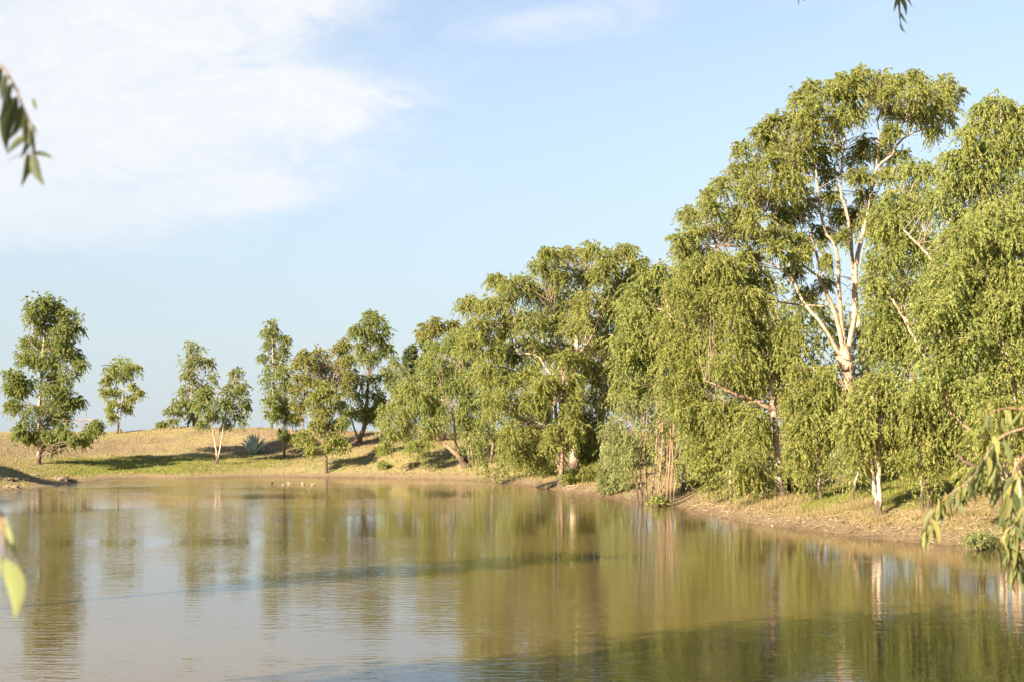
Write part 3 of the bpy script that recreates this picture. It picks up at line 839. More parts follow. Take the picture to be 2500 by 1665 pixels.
# --- the big stand at the centre
tree('gum_tree', 'cluster of thin pale stems left of the big centre gum, foliage hanging low', 3,
     [([(350, 1312), (330, 1150), (300, 900), (285, 720)], 14, 4), ([(402, 1316), (408, 1150), (440, 950)], 14, 4), ([(438, 1318), (455, 1200), (460, 1000), (430, 780)], 20, 5), ([(376, 1308), (378, 1240), (360, 1150)], 18, 6)],
     [(320, 600, 70, 50), (250, 640, 60, 50), (330, 720, 60, 50), (400, 800, 50, 50), (330, 830, 55, 50), (370, 960, 55, 50), (430, 1040, 45, 55), (310, 960, 40, 45), (390, 1090, 45, 45), (290, 1080, 28, 45), (470, 1140, 40, 50),
      (350, 1180, 26, 30), (250, 860, 40, 50), (480, 960, 50, 50)],
     leaf='mid', bark='brown', limb_bark='pale', density=1.1, seed=16, **MIDD)
tree('gum_tree', 'great broad centre gum with red-brown lower trunk and wide domed crown', 3,
     [([(825, 1428), (832, 1280), (830, 1120), (836, 950), (846, 820), (885, 760), (960, 660), (1000, 600), (1060, 420)], 30, 6), ([(826, 1180), (800, 1040), (800, 920), (830, 810), (800, 600), (770, 400)], 24, 5)],
     [(780, 150, 55, 38), (870, 165, 65, 45), (990, 135, 60, 42), (1080, 185, 75, 50), (1180, 145, 50, 38), (1240, 210, 55, 45), (720, 220, 55, 50), (800, 270, 80, 60), (930, 280, 85, 60), (1060, 280, 75, 55),
      (1170, 290, 65, 60), (1275, 270, 32, 50), (480, 300, 50, 34), (540, 320, 40, 40), (620, 320, 55, 45), (330, 425, 55, 36), (430, 440, 70, 45), (540, 410, 75, 60), (680, 370, 80, 60), (800, 410, 85, 60), (950, 420, 85, 60),
      (1080, 420, 70, 60), (400, 550, 80, 50), (520, 560, 85, 60), (660, 520, 85, 60), (780, 550, 85, 60), (900, 560, 75, 50), (1010, 550, 60, 55), (340, 640, 70, 50), (460, 680, 70, 50), (570, 700, 60, 45),
      (690, 670, 80, 60), (820, 680, 70, 45), (930, 730, 65, 45), (430, 800, 55, 45), (520, 850, 70, 50), (640, 820, 70, 50), (740, 840, 65, 50), (900, 850, 45, 50), (460, 940, 60, 55), (560, 1000, 70, 60), (680, 960, 70, 60),
      (750, 1010, 50, 50), (900, 970, 50, 60), (640, 1110, 70, 60), (740, 1120, 55, 50), (550, 1120, 50, 50), (900, 1090, 55, 60), (600, 1220, 60, 50), (700, 1220, 60, 45), (520, 1240, 40, 45), (780, 1200, 36, 45),
      (720, 1310, 45, 40), (610, 1300, 40, 36), (960, 1060, 50, 60), (850, 900, 45, 40, -1.2), (790, 860, 40, 40, -1.5), (870, 1030, 40, 40, -1.2), (800, 1120, 40, 40, -1.3), (860, 720, 50, 45, -1.5), (880, 1170, 36, 40, -1.0), (760, 930, 45, 45, -1.5)],
     leaf='olive', bark='brown', limb_bark='pale', limbs=[([(846, 830), (770, 805), (700, 720), (600, 690), (550, 590), (520, 530)], 16, 5), ([(836, 900), (720, 830), (590, 795), (470, 765)], 12, 4), ([(945, 855), (900, 870), (840, 900)], 9, 5),
            ([(835, 1150), (700, 1080), (640, 1040), (560, 930)], 9, 4), ([(1000, 600), (1080, 400), (1150, 330)], 10, 4), ([(600, 690), (500, 680), (410, 650)], 8, 3), ([(960, 660), (975, 400), (990, 200)], 9, 3)],
     density=1.35, seed=17, droop=0.5, spread=0.55, **MIDD)
tree('gum_tree', 'golden-olive gum filling the gap right of the big centre gum', 3,
     [([(1070, 1400), (1060, 1100), (1060, 850), (1080, 600), (1120, 420)], 24, 6)],
     [(1110, 400, 55, 50), (1090, 500, 60, 55), (1010, 660, 50, 50), (1060, 720, 60, 65), (1040, 850, 60, 65), (1080, 970, 55, 65), (1000, 780, 45, 55), (1000, 950, 45, 60), (1040, 1080, 55, 55), (1110, 620, 40, 60), (1000, 1140, 45, 50),
      (1180, 360, 45, 45), (1130, 780, 40, 60), (1120, 900, 40, 60)],
     leaf='brown', density=0.9, seed=18, depth=98, **MIDD)
tree('multi_stem_tree', 'thicket of many thin upright stems standing in the water at the point', 3,
     [([(1252, 1522), (1240, 1350), (1235, 1180), (1215, 1085), (1190, 1068), (1120, 1068)], 12, 5), ([(1272, 1526), (1265, 1300), (1280, 1050)], 14, 5), ([(1300, 1528), (1292, 1250), (1300, 1000)], 11, 4),
      ([(1322, 1530), (1345, 1300), (1352, 1100), (1345, 900)], 14, 5), ([(1352, 1530), (1380, 1250), (1392, 1000)], 13, 5), ([(1378, 1532), (1370, 1350), (1360, 1150)], 12, 4), ([(1402, 1530), (1425, 1250), (1432, 1000)], 15, 5),
      ([(1425, 1524), (1438, 1300), (1436, 1180), (1455, 950)], 15, 5), ([(1440, 1516), (1470, 1300), (1500, 1100)], 10, 4), ([(1310, 1528), (1230, 1380), (1180, 1250)], 9, 3), ([(1392, 1530), (1310, 1380), (1290, 1300)], 8, 3),
      ([(1262, 1524), (1290, 1400), (1330, 1330)], 8, 3), ([(1340, 1530), (1400, 1380), (1412, 1200)], 10, 4)],
     [(1120, 1200, 70, 70), (1200, 1150, 70, 70), (1110, 1100, 55, 55), (1190, 1010, 70, 65), (1300, 1000, 80, 65), (1400, 1010, 80, 65), (1500, 1060, 60, 65), (1150, 1300, 60, 60), (1225, 1260, 50, 60), (1330, 1130, 60, 60),
      (1460, 1150, 50, 60), (1520, 1170, 50, 60), (1200, 1370, 45, 45), (1520, 1280, 40, 50), (1270, 1180, 40, 50), (1390, 1150, 50, 50), (1350, 1280, 22, 26), (1290, 1330, 22, 22), (1470, 1290, 30, 30)],
     leaf='grey', bark='brown', density=0.85, seed=19, depth=77.5, L=0.20, Wd=0.042, tlen=0.7, sub=0.6, tw=10, lv=11)
tree('gum_tree', 'willowy gum curtain rising right behind the thicket in the water', 3,
     [([(1500, 1430), (1470, 1100), (1440, 700), (1400, 400), (1380, 250)], 30, 6)],
     [(1190, 900, 70, 65), (1300, 880, 80, 65), (1420, 880, 80, 65), (1530, 900, 60, 65), (1180, 770, 65, 65), (1290, 750, 80, 65), (1400, 740, 80, 65), (1510, 760, 70, 65), (1180, 640, 50, 60), (1260, 620, 70, 60),
      (1360, 610, 80, 60), (1470, 620, 70, 60), (1190, 500, 50, 50), (1260, 480, 60, 60), (1340, 480, 60, 50), (1240, 370, 60, 50), (1290, 295, 50, 42), (1375, 235, 40, 38), (1390, 350, 50, 50), (1440, 320, 40, 50), (1540, 640, 60, 60),
      (1450, 530, 60, 50), (1210, 410, 45, 45), (1550, 1000, 50, 60), (1480, 980, 60, 60)],
     leaf='fresh', bark='pale', limbs=[([(1445, 720), (1440, 560), (1420, 495), (1345, 455)], 11, 4), ([(1465, 900), (1500, 600), (1540, 555)], 9, 4), ([(1420, 500), (1490, 430), (1440, 370), (1410, 320)], 9, 4)],
     density=1.1, seed=20, depth=80, **MIDD)
tree('gum_tree', 'dense hanging gum between the water thicket and the white-trunked gum', 5,
     [([(740, 1160), (735, 950), (700, 700), (620, 400), (500, 150)], 18, 6), ([(780, 1185), (725, 1050), (715, 850)], 14, 5)],
     [(440, 0, 70, 70), (520, 60, 80, 70), (450, 190, 80, 70), (560, 220, 85, 70), (480, 350, 80, 70), (600, 350, 85, 70), (540, 470, 80, 60), (500, 620, 60, 70), (580, 620, 75, 70), (550, 760, 75, 70), (640, 780, 80, 75),
      (620, 920, 75, 70), (530, 900, 55, 70), (650, 1040, 70, 55), (570, 1030, 60, 60), (620, 1140, 45, 36), (700, 900, 50, 60), (340, 100, 70, 80), (380, 300, 70, 80), (360, 480, 60, 70), (420, 620, 60, 70), (540, -60, 60, 60)],
     leaf='olive', bark='pale', density=1.1, seed=21, depth=71, limbs=[([(420, 100), (500, 140), (600, 175), (790, 205)], 9, 5), ([(270, 10), (320, 25), (365, 70), (430, 120)], 8, 4)],
     L=0.155, Wd=0.044, sub=0.62, tw=12, lv=15)
tree('gum_tree', 'white-trunked gum on the right bank with a long red-brown limb reaching left', 5,
     [([(1078, 1226), (1052, 1100), (1042, 950), (1026, 750), (1010, 600), (1000, 470)], 60, 24), ([(975, 1195), (975, 1000), (960, 840)], 14, 8)],
     [(640, 80, 80, 70), (760, 60, 85, 70), (880, 80, 85, 70), (680, 220, 85, 70), (800, 220, 85, 70), (920, 220, 80, 70), (720, 370, 85, 65), (850, 360, 85, 65), (980, 370, 65, 65), (1070, 340, 60, 60), (880, 470, 70, 45),
      (1090, 450, 65, 65), (760, 660, 75, 65), (870, 700, 75, 65), (760, 800, 75, 65), (890, 830, 75, 65), (940, 720, 40, 60), (830, 950, 70, 65), (780, 1060, 70, 50), (900, 1040, 75, 55), (1090, 1020, 50, 50), (950, 1140, 55, 42),
      (1110, 560, 55, 60), (760, 470, 60, 40), (660, 640, 60, 60), (1100, 680, 50, 60), (1110, 100, 60, 60), (1030, 250, 60, 60), (600, -60, 75, 65), (720, -70, 75, 65), (840, -60, 70, 65), (500, -150, 70, 65), (620, -180, 75, 65), (740, -170, 65, 60), (560, -270, 60, 60), (460, -250, 60, 60), (690, -270, 50, 50), (400, -120, 65, 65), (930, -20, 50, 55)],
     leaf='olive', bark='white', limb_bark='brown', limbs=[([(1015, 655), (930, 615), (880, 590), (770, 545), (690, 530), (650, 490), (580, 470)], 30, 8), ([(1003, 480), (940, 380), (860, 200)], 14, 5), ([(1000, 470), (1060, 350), (1100, 200)], 12, 4),
            ([(700, 560), (695, 620), (697, 690)], 6, 3)],
     density=1.1, seed=22, L=0.15, Wd=0.043, sub=0.6, tw=12, lv=15)
tree('gum_tree', 'tallest gum of all, white limbs fanning out above the right bank', 4,
     [([(1165, 2160), (1160, 1950), (1150, 1780), (1145, 1660)], 80, 66)],
     [(1228, 175, 26, 34), (1190, 225, 50, 42), (1100, 225, 36, 24), (1340, 215, 50, 42), (1440, 225, 32, 24), (1545, 195, 36, 28), (1680, 225, 40, 40), (975, 265, 50, 32), (1080, 295, 60, 42), (1180, 305, 60, 50),
      (1310, 285, 50, 42), (1420, 285, 50, 48), (1530, 285, 60, 48), (1640, 305, 60, 48), (1730, 295, 40, 52), (900, 325, 42, 40), (960, 365, 70, 42), (1120, 395, 70, 50), (1225, 395, 36, 36), (1400, 375, 50, 42), (1500, 385, 60, 42),
      (1600, 395, 60, 42), (1700, 395, 50, 50), (765, 430, 32, 22), (850, 445, 60, 48), (960, 465, 70, 48), (1080, 475, 50, 48), (700, 495, 40, 30), (715, 565, 50, 40), (820, 555, 70, 50), (930, 565, 70, 50), (1050, 585, 50, 50),
      (1260, 555, 45, 50), (1420, 505, 60, 40), (1350, 600, 40, 40), (1640, 490, 20, 24), (580, 590, 30, 22), (640, 670, 50, 40), (760, 655, 70, 50), (880, 665, 70, 50), (980, 635, 50, 50), (1225, 650, 36, 50), (1440, 620, 30, 32),
      (555, 725, 50, 48), (655, 765, 60, 48), (785, 755, 70, 50), (890, 765, 50, 48), (1060, 735, 45, 48), (1220, 750, 36, 48), (1365, 735, 42, 32), (480, 795, 50, 40), (590, 845, 60, 48), (710, 845, 60, 48), (825, 855, 60, 48),
      (920, 875, 45, 48), (1060, 860, 36, 48), (395, 845, 30, 30), (420, 915, 60, 48), (540, 945, 60, 48), (655, 955, 50, 48), (795, 955, 60, 48), (890, 955, 45, 48), (300, 945, 40, 40), (330, 1035, 60, 50), (450, 1045, 60, 50),
      (580, 1035, 60, 42), (715, 1055, 50, 42), (240, 1080, 30, 40), (260, 1165, 40, 50), (350, 1175, 60, 50), (460, 1195, 60, 50), (560, 1195, 50, 60), (800, 1060, 45, 45), (900, 1090, 45, 50), (640, 1180, 45, 50), (760, 1130, 36, 36), (700, 1290, 55, 55), (620, 1320, 55, 55), (540, 1300, 55, 55), (450, 1300, 60, 55), (350, 1280, 55, 55), (265, 1270, 40, 45), (870, 1180, 40, 40), (950, 1150, 36, 45), (1060, 1200, 32, 40), (1000, 1060, 40, 40), (1140, 1060, 32, 45), (1220, 960, 36, 45), (1290, 1000, 36, 40), (940, 1390, 30, 36), (1050, 1330, 26, 30), (880, 1270, 36, 36), (1130, 950, 36, 40), (1270, 860, 36, 40)],
     leaf='olive', bark='white', density=1.05, seed=23, droop=0.42, depth=69, spread=0.6,
     limbs=[([(1140, 1690), (1110, 1560), (1055, 1430), (1012, 1310), (1000, 1240), (975, 1100), (958, 1000)], 26.5, 7.2), ([(1002, 1290), (920, 1230), (845, 1120), (755, 990), (690, 920), (620, 850)], 13.3, 4.0),
            ([(1125, 1720), (1010, 1545), (930, 1430), (860, 1310), (790, 1250), (680, 1180), (560, 1130), (400, 1130)], 20.3, 4.8), ([(1052, 1455), (930, 1442), (830, 1440), (770, 1420), (710, 1415)], 12.5, 4.8),
            ([(1145, 1680), (1118, 1430), (1090, 1150), (1040, 1040), (1000, 880), (985, 700), (960, 560)], 23.4, 5.6), ([(1090, 1110), (1075, 1010), (1060, 950), (1040, 880)], 10.1, 4.8),
            ([(1155, 1700), (1205, 1480), (1195, 1150), (1165, 900), (1150, 800), (1145, 600), (1180, 480), (1250, 380)], 23.4, 4.8), ([(1165, 1700), (1205, 1480), (1218, 1230), (1245, 1050), (1285, 880), (1315, 710), (1390, 640), (1440, 560), (1500, 520), (1580, 490)], 28.1, 5.6),
            ([(1318, 705), (1325, 600), (1335, 500), (1335, 420), (1400, 340)], 10.9, 3.2), ([(1385, 645), (1450, 480), (1530, 400), (1680, 330)], 9.4, 3.2), ([(985, 760), (920, 715), (870, 700)], 6.2, 3.2), ([(860, 1310), (820, 1310), (800, 1295)], 6.2, 3.2), ([(1145, 640), (1090, 520), (1060, 400)], 6.2, 2.4), ([(840, 1110), (760, 1160), (680, 1160)], 4.7, 2.4)],
     L=0.155, Wd=0.045, sub=0.56, tw=12, lv=14, tlen=0.62)
tree('gum_tree', 'slim straight gum below the tallest gum, its hanging crown hiding that trunk', 5,
     [([(1318, 1234), (1306, 1100), (1305, 900), (1310, 700), (1290, 500), (1270, 380)], 26, 6)],
     [(1180, 380, 60, 60), (1270, 420, 65, 60), (1360, 420, 55, 60), (1180, 520, 60, 60), (1280, 560, 70, 60), (1390, 540, 55, 60), (1180, 640, 55, 55), (1250, 700, 65, 60), (1360, 680, 65, 60), (1450, 640, 50, 60),
      (1170, 770, 55, 60), (1250, 820, 65, 60), (1370, 820, 65, 60), (1450, 780, 50, 60), (1160, 890, 55, 60), (1240, 960, 60, 60), (1360, 960, 60, 60), (1200, 1060, 55, 50), (1390, 1060, 55, 50), (1450, 930, 50, 60), (1280, 1100, 40, 36), (1480, 1020, 40, 45)],
     leaf='olive', bark='pale', density=0.8, seed=24, L=0.15, Wd=0.043, sub=0.58, tw=12, lv=15)
tree('gum_tree', 'big-crowned gum at mid right, curtain of leaves right of the tallest gum', 4,
     [([(1560, 2250), (1530, 1950), (1500, 1700), (1480, 1450), (1450, 1200), (1440, 950)], 30, 8)],
     [(1500, 700, 50, 40), (1600, 715, 50, 45), (1400, 870, 70, 60), (1500, 840, 60, 50), (1340, 950, 60, 60), (1440, 970, 70, 60), (1550, 930, 45, 55), (1330, 1080, 60, 60), (1450, 1100, 75, 60), (1300, 1200, 55, 60),
      (1400, 1230, 75, 60), (1560, 1230, 75, 70), (1500, 1350, 85, 70), (1400, 1350, 75, 70), (1330, 1450, 70, 70), (1450, 1480, 85, 60), (1290, 1330, 45, 55), (1560, 1090, 60, 50), (1360, 1560, 70, 60), (1480, 1600, 80, 60), (1330, 1650, 60, 60), (1440, 1700, 70, 60)],
     leaf='fresh', bark='pale', density=0.95, seed=25, depth=65, L=0.15, Wd=0.043, sub=0.6, tw=12, lv=15, limbs=[([(1500, 1700), (1400, 1500), (1340, 1300)], 10, 4)])
tree('gum_tree', 'right-hand giant gum leaning left, its crown cut by the right edge of the picture', 6,
     [([(1050, 1150), (1040, 950), (1030, 770), (960, 670), (850, 610), (780, 530), (740, 420), (690, 320), (620, 220), (560, 100), (480, -40)], 28, 10),
      ([(1095, 1150), (1110, 900), (1115, 600), (1100, 440), (1080, 300), (1030, 150), (990, 0), (960, -200)], 26, 8)],
     [], leaf='fresh', bark='pale', density=0.9, seed=26, depth=54, L=0.15, Wd=0.043, sub=0.56, tw=12, lv=15, spread=0.55,
     limbs=[([(840, 600), (860, 500), (820, 380), (760, 220), (700, 110)], 13, 6), ([(1100, 440), (1180, 200), (1190, -100)], 12, 5), ([(990, 0), (1050, -200), (1060, -420)], 12, 4)],
     dead=[([(985, 720), (930, 815), (870, 800), (820, 755)], 26, 18)],
     fill=[(900, 1160, -520, -330, 100), (820, 1160, -380, -200, 100), (760, 1160, -220, 0, 105), (560, 1160, -60, 160, 105), (620, 1160, 130, 420, 110), (700, 1150, 400, 620, 110)])
tree('gum_tree', 'wispy-topped pale gum on the right skyline right of the tallest gum', 4,
     [([(1900, 2250), (1890, 1900), (1900, 1400), (1960, 900), (2000, 600), (2000, 380)], 36, 6)],
     [(2000, 335, 45, 36), (1930, 390, 45, 45), (2060, 400, 50, 50), (2115, 400, 32, 50), (1900, 480, 50, 50), (1990, 490, 65, 55), (2090, 510, 50, 50), (1800, 505, 24, 36), (1820, 600, 50, 50), (1720, 640, 32, 32),
      (1920, 605, 70, 60), (2030, 620, 70, 60), (2110, 640, 42, 70), (1780, 690, 60, 50), (1880, 715, 75, 60), (2000, 740, 75, 65), (2100, 780, 50, 75), (1720, 795, 65, 60), (1840, 840, 75, 60), (1970, 870, 75, 65),
      (2080, 900, 60, 75), (1650, 860, 40, 40), (1750, 930, 65, 50), (1880, 960, 75, 60), (2010, 1000, 75, 65), (1740, 1060, 65, 60), (1870, 1090, 75, 60), (2000, 1130, 75, 65), (1690, 1180, 55, 50), (1850, 1225, 70, 60), (1850, 1320, 65, 50),
      (1680, 1300, 65, 60), (1980, 1260, 75, 65), (1640, 1420, 75, 60), (1780, 1430, 65, 50)],
     leaf='fresh', bark='pale', density=0.9, seed=27, depth=60, L=0.15, Wd=0.043, sub=0.6, tw=12, lv=15, limbs=[([(1890, 1600), (1760, 1340), (1640, 1210), (1560, 1110), (1480, 1030)], 20, 8), ([(1960, 900), (1900, 800), (1880, 640)], 9, 4), ([(2000, 900), (2070, 700), (2080, 540)], 9, 4)])
tree('gum_tree', 'twin pale stems at the waterside on the right, left stem leaning', 6,
     [([(408, 1074), (386, 920), (372, 800), (355, 640), (370, 540), (380, 440), (410, 340)], 24, 12), ([(418, 1062), (408, 900), (412, 700), (418, 560), (440, 420)], 26, 14)],
     [(330, 400, 55, 50), (420, 380, 55, 50), (500, 420, 50, 50), (330, 500, 50, 45), (450, 500, 45, 50), (300, 600, 50, 50), (500, 560, 45, 50), (290, 680, 45, 45), (470, 650, 45, 50), (310, 760, 45, 40), (470, 740, 45, 45),
      (540, 660, 40, 50), (250, 560, 45, 50), (520, 770, 40, 40), (400, 450, 40, 40), (320, 840, 26, 26), (380, 640, 32, 40)],
     leaf='olive', bark='pale', density=0.8, seed=28, L=0.15, Wd=0.043, sub=0.55, tw=12, lv=15, dead=[([(372, 870), (340, 845), (300, 830)], 6, 3)])
tree('gum_tree', 'short cut-off looking pale stem beside the twin stems on the right bank', 6,
     [([(275, 1003), (282, 930), (300, 840), (322, 765), (345, 680)], 15, 8)], [(330, 720, 40, 36), (280, 800, 40, 36), (250, 720, 40, 40)], leaf='grey', bark='white', density=0.7, seed=29, L=0.19, Wd=0.04, sub=0.5, cat='tree')
tree('gum_tree', 'paired faint stems right of the twin stems with low hanging foliage', 6,
     [([(630, 1052), (626, 900), (624, 740), (622, 640), (600, 400)], 16, 6), ([(660, 1042), (655, 920), (600, 760), (575, 620), (570, 480)], 14, 6)],
     [(600, 470, 55, 55), (680, 470, 50, 55), (560, 580, 45, 50), (680, 570, 55, 55), (600, 680, 40, 50), (700, 680, 55, 55), (570, 760, 40, 45), (680, 780, 55, 50), (760, 740, 50, 50), (620, 860, 45, 45), (710, 870, 55, 50), (780, 830, 45, 45),
      (660, 950, 36, 30), (800, 680, 50, 45), (860, 760, 50, 50), (740, 580, 50, 50)],
     leaf='olive', bark='white', density=0.8, seed=30, L=0.15, Wd=0.043, sub=0.55, tw=12, lv=15, dead=[([(625, 700), (660, 705), (690, 670)], 5, 3)])
tree('gum_tree', 'row of thin reddish stems at the right edge behind the hanging branch', 6,
     [([(1065, 1160), (1060, 900), (1048, 640)], 18, 10), ([(1130, 1160), (1125, 850), (1118, 620)], 22, 12), ([(1095, 1165), (1095, 850), (1070, 640)], 12, 7), ([(1170, 1170), (1180, 800), (1160, 600)], 20, 9)],
     [(1000, 520, 60, 50), (1090, 540, 60, 50), (1160, 560, 50, 60), (960, 640, 55, 50), (1000, 760, 40, 40), (1150, 700, 45, 50), (920, 720, 50, 50), (900, 850, 45, 45), (960, 880, 40, 40)],
     leaf='olive', bark='pale', density=0.75, seed=31, depth=50, L=0.19, Wd=0.04, sub=0.55)
# --- second row on the crest behind the right bank
BACK = dict(L=0.2, Wd=0.07, sub=0.75, tw=9, lv=10, density=0.5)
tree('gum_tree', 'shaded gum seen in the gap behind the white-trunked gum', 0,
     [([(1830, 1120), (1830, 900), (1820, 700)], 24, 8)], [], leaf='olive', seed=32, depth=82, fill=[(1640, 1990, 690, 1130, 75)], **BACK)
tree('gum_tree', 'shaded gum behind the stand between the twin stems and the right edge', 0,
     [([(2330, 1120), (2330, 900), (2320, 500)], 26, 8)], [], leaf='mid', seed=33, depth=72, fill=[(2120, 2540, 560, 1130, 85)], **BACK)
tree('gum_tree', 'shaded gum behind the big centre gum and the golden-olive gum', 0,
     [([(1400, 1120), (1400, 900), (1420, 700)], 22, 8)], [], leaf='olive', seed=34, depth=108, fill=[(1130, 1330, 800, 1110, 65), (1300, 1560, 700, 1120, 70)], **BACK)
tree('gum_tree', 'shaded gum behind the tallest gum below its fork', 0,
     [([(2120, 1120), (2110, 900), (2090, 760)], 24, 8)], [], leaf='mid', seed=35, depth=80, fill=[(1960, 2190, 740, 1130, 75)], **BACK)
tree('gum_tree', 'leafy gum filling behind the willowy curtain and the water thicket', 0,
     [([(1620, 1120), (1610, 900), (1600, 700)], 22, 8)], [], leaf='fresh', seed=36, depth=90, fill=[(1500, 1720, 700, 1150, 70)], **BACK)
tree('gum_tree', 'pale leafy gum closing the gap behind the leaning and upright forked gums', 0,
     [([(1080, 1075), (1080, 950), (1070, 850)], 16, 6)], [], leaf='grey', seed=37, depth=138, fill=[(960, 1170, 890, 1050, 48)], **BACK)

# ------------------------------------------------------------------ ground cover (nobody could count it)
def ramp_mat(name, cols, rough=0.8, trans=0.0, spec=0.2):
    mt, t = material(name)
    at = t.n('ShaderNodeAttribute', attribute_name='tint').outputs['Fac']
    r = t.n('ShaderNodeValToRGB')
    t.set(r, 0, at)
    e = r.color_ramp.elements
    for i, cc_ in enumerate(cols):
        if i == 0:
            k = e[0]
        elif i == 1:
            k = e[1]
        else:
            k = e.new(0.5)
        k.color = c4(*cc_)
    for i, k in enumerate(e):
        k.position = i / (len(cols) - 1) if len(cols) > 1 else 0
    ps = t.n('ShaderNodeBsdfPrincipled', ins={'Base Color': r.outputs[0], 'Roughness': rough})
    ps.inputs['Specular IOR Level'].default_value = spec
    sh = ps.outputs[0]
    if trans:
        tr = t.n('ShaderNodeBsdfTranslucent', ins={'Color': r.outputs[0]})
        sh = t.n('ShaderNodeMixShader', ins={0: trans, 1: ps.outputs[0], 2: tr.outputs[0]}).outputs[0]
    finish(t, sh)
    return mt


STRAW = ramp_mat('straw_grass', [(0.20, 0.15, 0.06), (0.42, 0.33, 0.165)], trans=0.25)
GREENG = ramp_mat('green_grass', [(0.12, 0.15, 0.025), (0.30, 0.30, 0.07)], trans=0.3)
LITTER = ramp_mat('leaf_litter', [(0.16, 0.105, 0.06), (0.42, 0.32, 0.20)])


def at_ground(x, y):
    return height(x, y)


def scatter(rng, n, u0, u1, d0, d1, smin, smax, power=1.0):
    """random land points seen between photo columns u0..u1, distances d0..d1 and s metres from the water"""
    d = d0 + (d1 - d0) * rng.random(n) ** power
    u_ = u0 + (u1 - u0) * rng.random(n)
    x = (u_ - 1250) / F * d
    s = shore_dist(x, d)
    k = (s > smin) & (s < smax)
    return x[k], d[k], s[k]


def tufts(rng, x, y, nb, hgt, wid, lean=0.45, rad=0.06):
    n = len(x)
    z = at_ground(x, y)
    b = np.stack([x, y, z - 0.02], 1)
    b = np.repeat(b, nb, 0) + np.concatenate([rng.normal(0, rad, (n * nb, 2)), np.zeros((n * nb, 1))], 1)
    h = np.repeat(hgt * rng.uniform(0.55, 1.35, n), nb) * rng.uniform(0.6, 1.15, n * nb)
    a = rng.uniform(0, 2 * math.pi, n * nb)
    sd = np.stack([np.cos(a), np.sin(a), a * 0], 1) * (wid * rng.uniform(0.6, 1.3, n * nb))[:, None] * 0.5
    tip = b + np.concatenate([rng.normal(0, lean, (n * nb, 2)) * h[:, None], h[:, None]], 1)
    vs = np.stack([b - sd, b + sd, tip], 1).reshape(-1, 3)
    fs = np.arange(len(vs)).reshape(-1, 3)
    ti = np.clip(np.repeat(rng.normal(0.5, 0.18, n), nb) + rng.normal(0, 0.15, n * nb), 0, 1)
    return vs, fs, np.repeat(ti, 3)


rng = np.random.default_rng(77)


def cover_at(x, y, s):
    nz_ = hash_noise(x, y, 6, 11) * 0.6 + hash_noise(x, y, 2.2, 12) * 0.4
    u_ = x / y * F + 1250
    wr = sstep(-24, -8, x)
    gl = np.exp(-((u_ - 330) / 190) ** 2) * sstep(1.5, 4, s) * (1 - sstep(11, 15, s)) * 1.3 + 0.45 * np.exp(-((u_ - 660) / 130) ** 2) * sstep(3, 5, s) * (1 - sstep(10, 14, s)) * (nz_ + 0.4)
    gr = wr * sstep(1.8, 3.2, s) * (1 - sstep(9, 16, s)) * sstep(0.35, 0.6, nz_) * 1.1 * (0.35 + 0.65 * sstep(1250, 1700, u_))
    return np.clip(gl * (1 - wr) + gr, 0, 1), nz_


parts_d, parts_g = [], []
# far bank
x, y, s = scatter(rng, 60000, -60, 1250, 96, 175, 1.2, 60)
g, nz_ = cover_at(x, y, s)
isg = rng.random(len(x)) < g
thin = rng.random(len(x)) < np.where(isg, 1.0, 0.35 + 0.5 * (nz_ > 0.5))
parts_d.append(tufts(rng, x[~isg & thin], y[~isg & thin], 4, 0.15, 0.05))
parts_g.append(tufts(rng, x[isg], y[isg], 5, 0.17, 0.05))
# right bank
x, y, s = scatter(rng, 60000, 1230, 2600, 44, 112, 0.4, 14)
g, nz_ = cover_at(x, y, s)
isg = rng.random(len(x)) < g * 1.1
keep = rng.random(len(x)) < np.where(isg, 1.0, 0.75 * sstep(0.5, 1.6, s) * (1 - 0.6 * sstep(5, 9, s)) * (0.4 + nz_))
parts_d.append(tufts(rng, x[~isg & keep], y[~isg & keep], 6, 0.20, 0.022, 0.55))
parts_g.append(tufts(rng, x[isg], y[isg], 7, 0.16, 0.022))
# taller dry fringe on the right bank
x, y, s = scatter(rng, 30000, 1700, 2450, 46, 72, 1.6, 3.8)
k = hash_noise(x, y, 1.8, 21) > 0.60
parts_d.append(tufts(rng, x[k], y[k], 7, 0.34, 0.02, 0.5))


def join(parts):
    vs = np.vstack([p_[0] for p_ in parts])
    return vs, np.arange(len(vs)).reshape(-1, 3), np.concatenate([p_[2] for p_ in parts])


vs, fs, ti = join(parts_d)
tag(mesh_obj('dry_grass', vs, fs, STRAW, attrs={'tint': ti}), 'short dry straw-coloured grass over the banks', 'grass', kind='stuff')
vs, fs, ti = join(parts_g)
tag(mesh_obj('green_grass', vs, fs, GREENG, attrs={'tint': ti}), 'fresh green grass in the damp hollow and under the right trees', 'grass', kind='stuff')
# leaf and bark litter on the right bank
x, y, s = scatter(rng, 120000, 1230, 2560, 44, 105, 0.02, 8)
k = rng.random(len(x)) < (1 - 0.75 * sstep(2.5, 5, s))
x, y = x[k], y[k]
n = len(x)
cen = np.stack([x, y, at_ground(x, y) + rng.uniform(0.005, 0.05, n)], 1)
a = rng.uniform(0, 2 * math.pi, n)
d_ = np.stack([np.cos(a), np.sin(a), rng.normal(0, 0.35, n)], 1) * rng.uniform(0.03, 0.09, n)[:, None]
e_ = np.stack([-np.sin(a), np.cos(a), rng.normal(0, 0.5, n)], 1) * rng.uniform(0.008, 0.018, n)[:, None]
vs = np.stack([cen - d_, cen + e_, cen + d_, cen - e_], 1).reshape(-1, 3)
tag(mesh_obj('leaf_litter', vs, np.arange(len(vs)).reshape(-1, 4), LITTER, attrs={'tint': np.repeat(rng.random(n), 4)}),
    'fallen gum leaves and bark strewn over the right bank', 'leaf litter', kind='stuff')


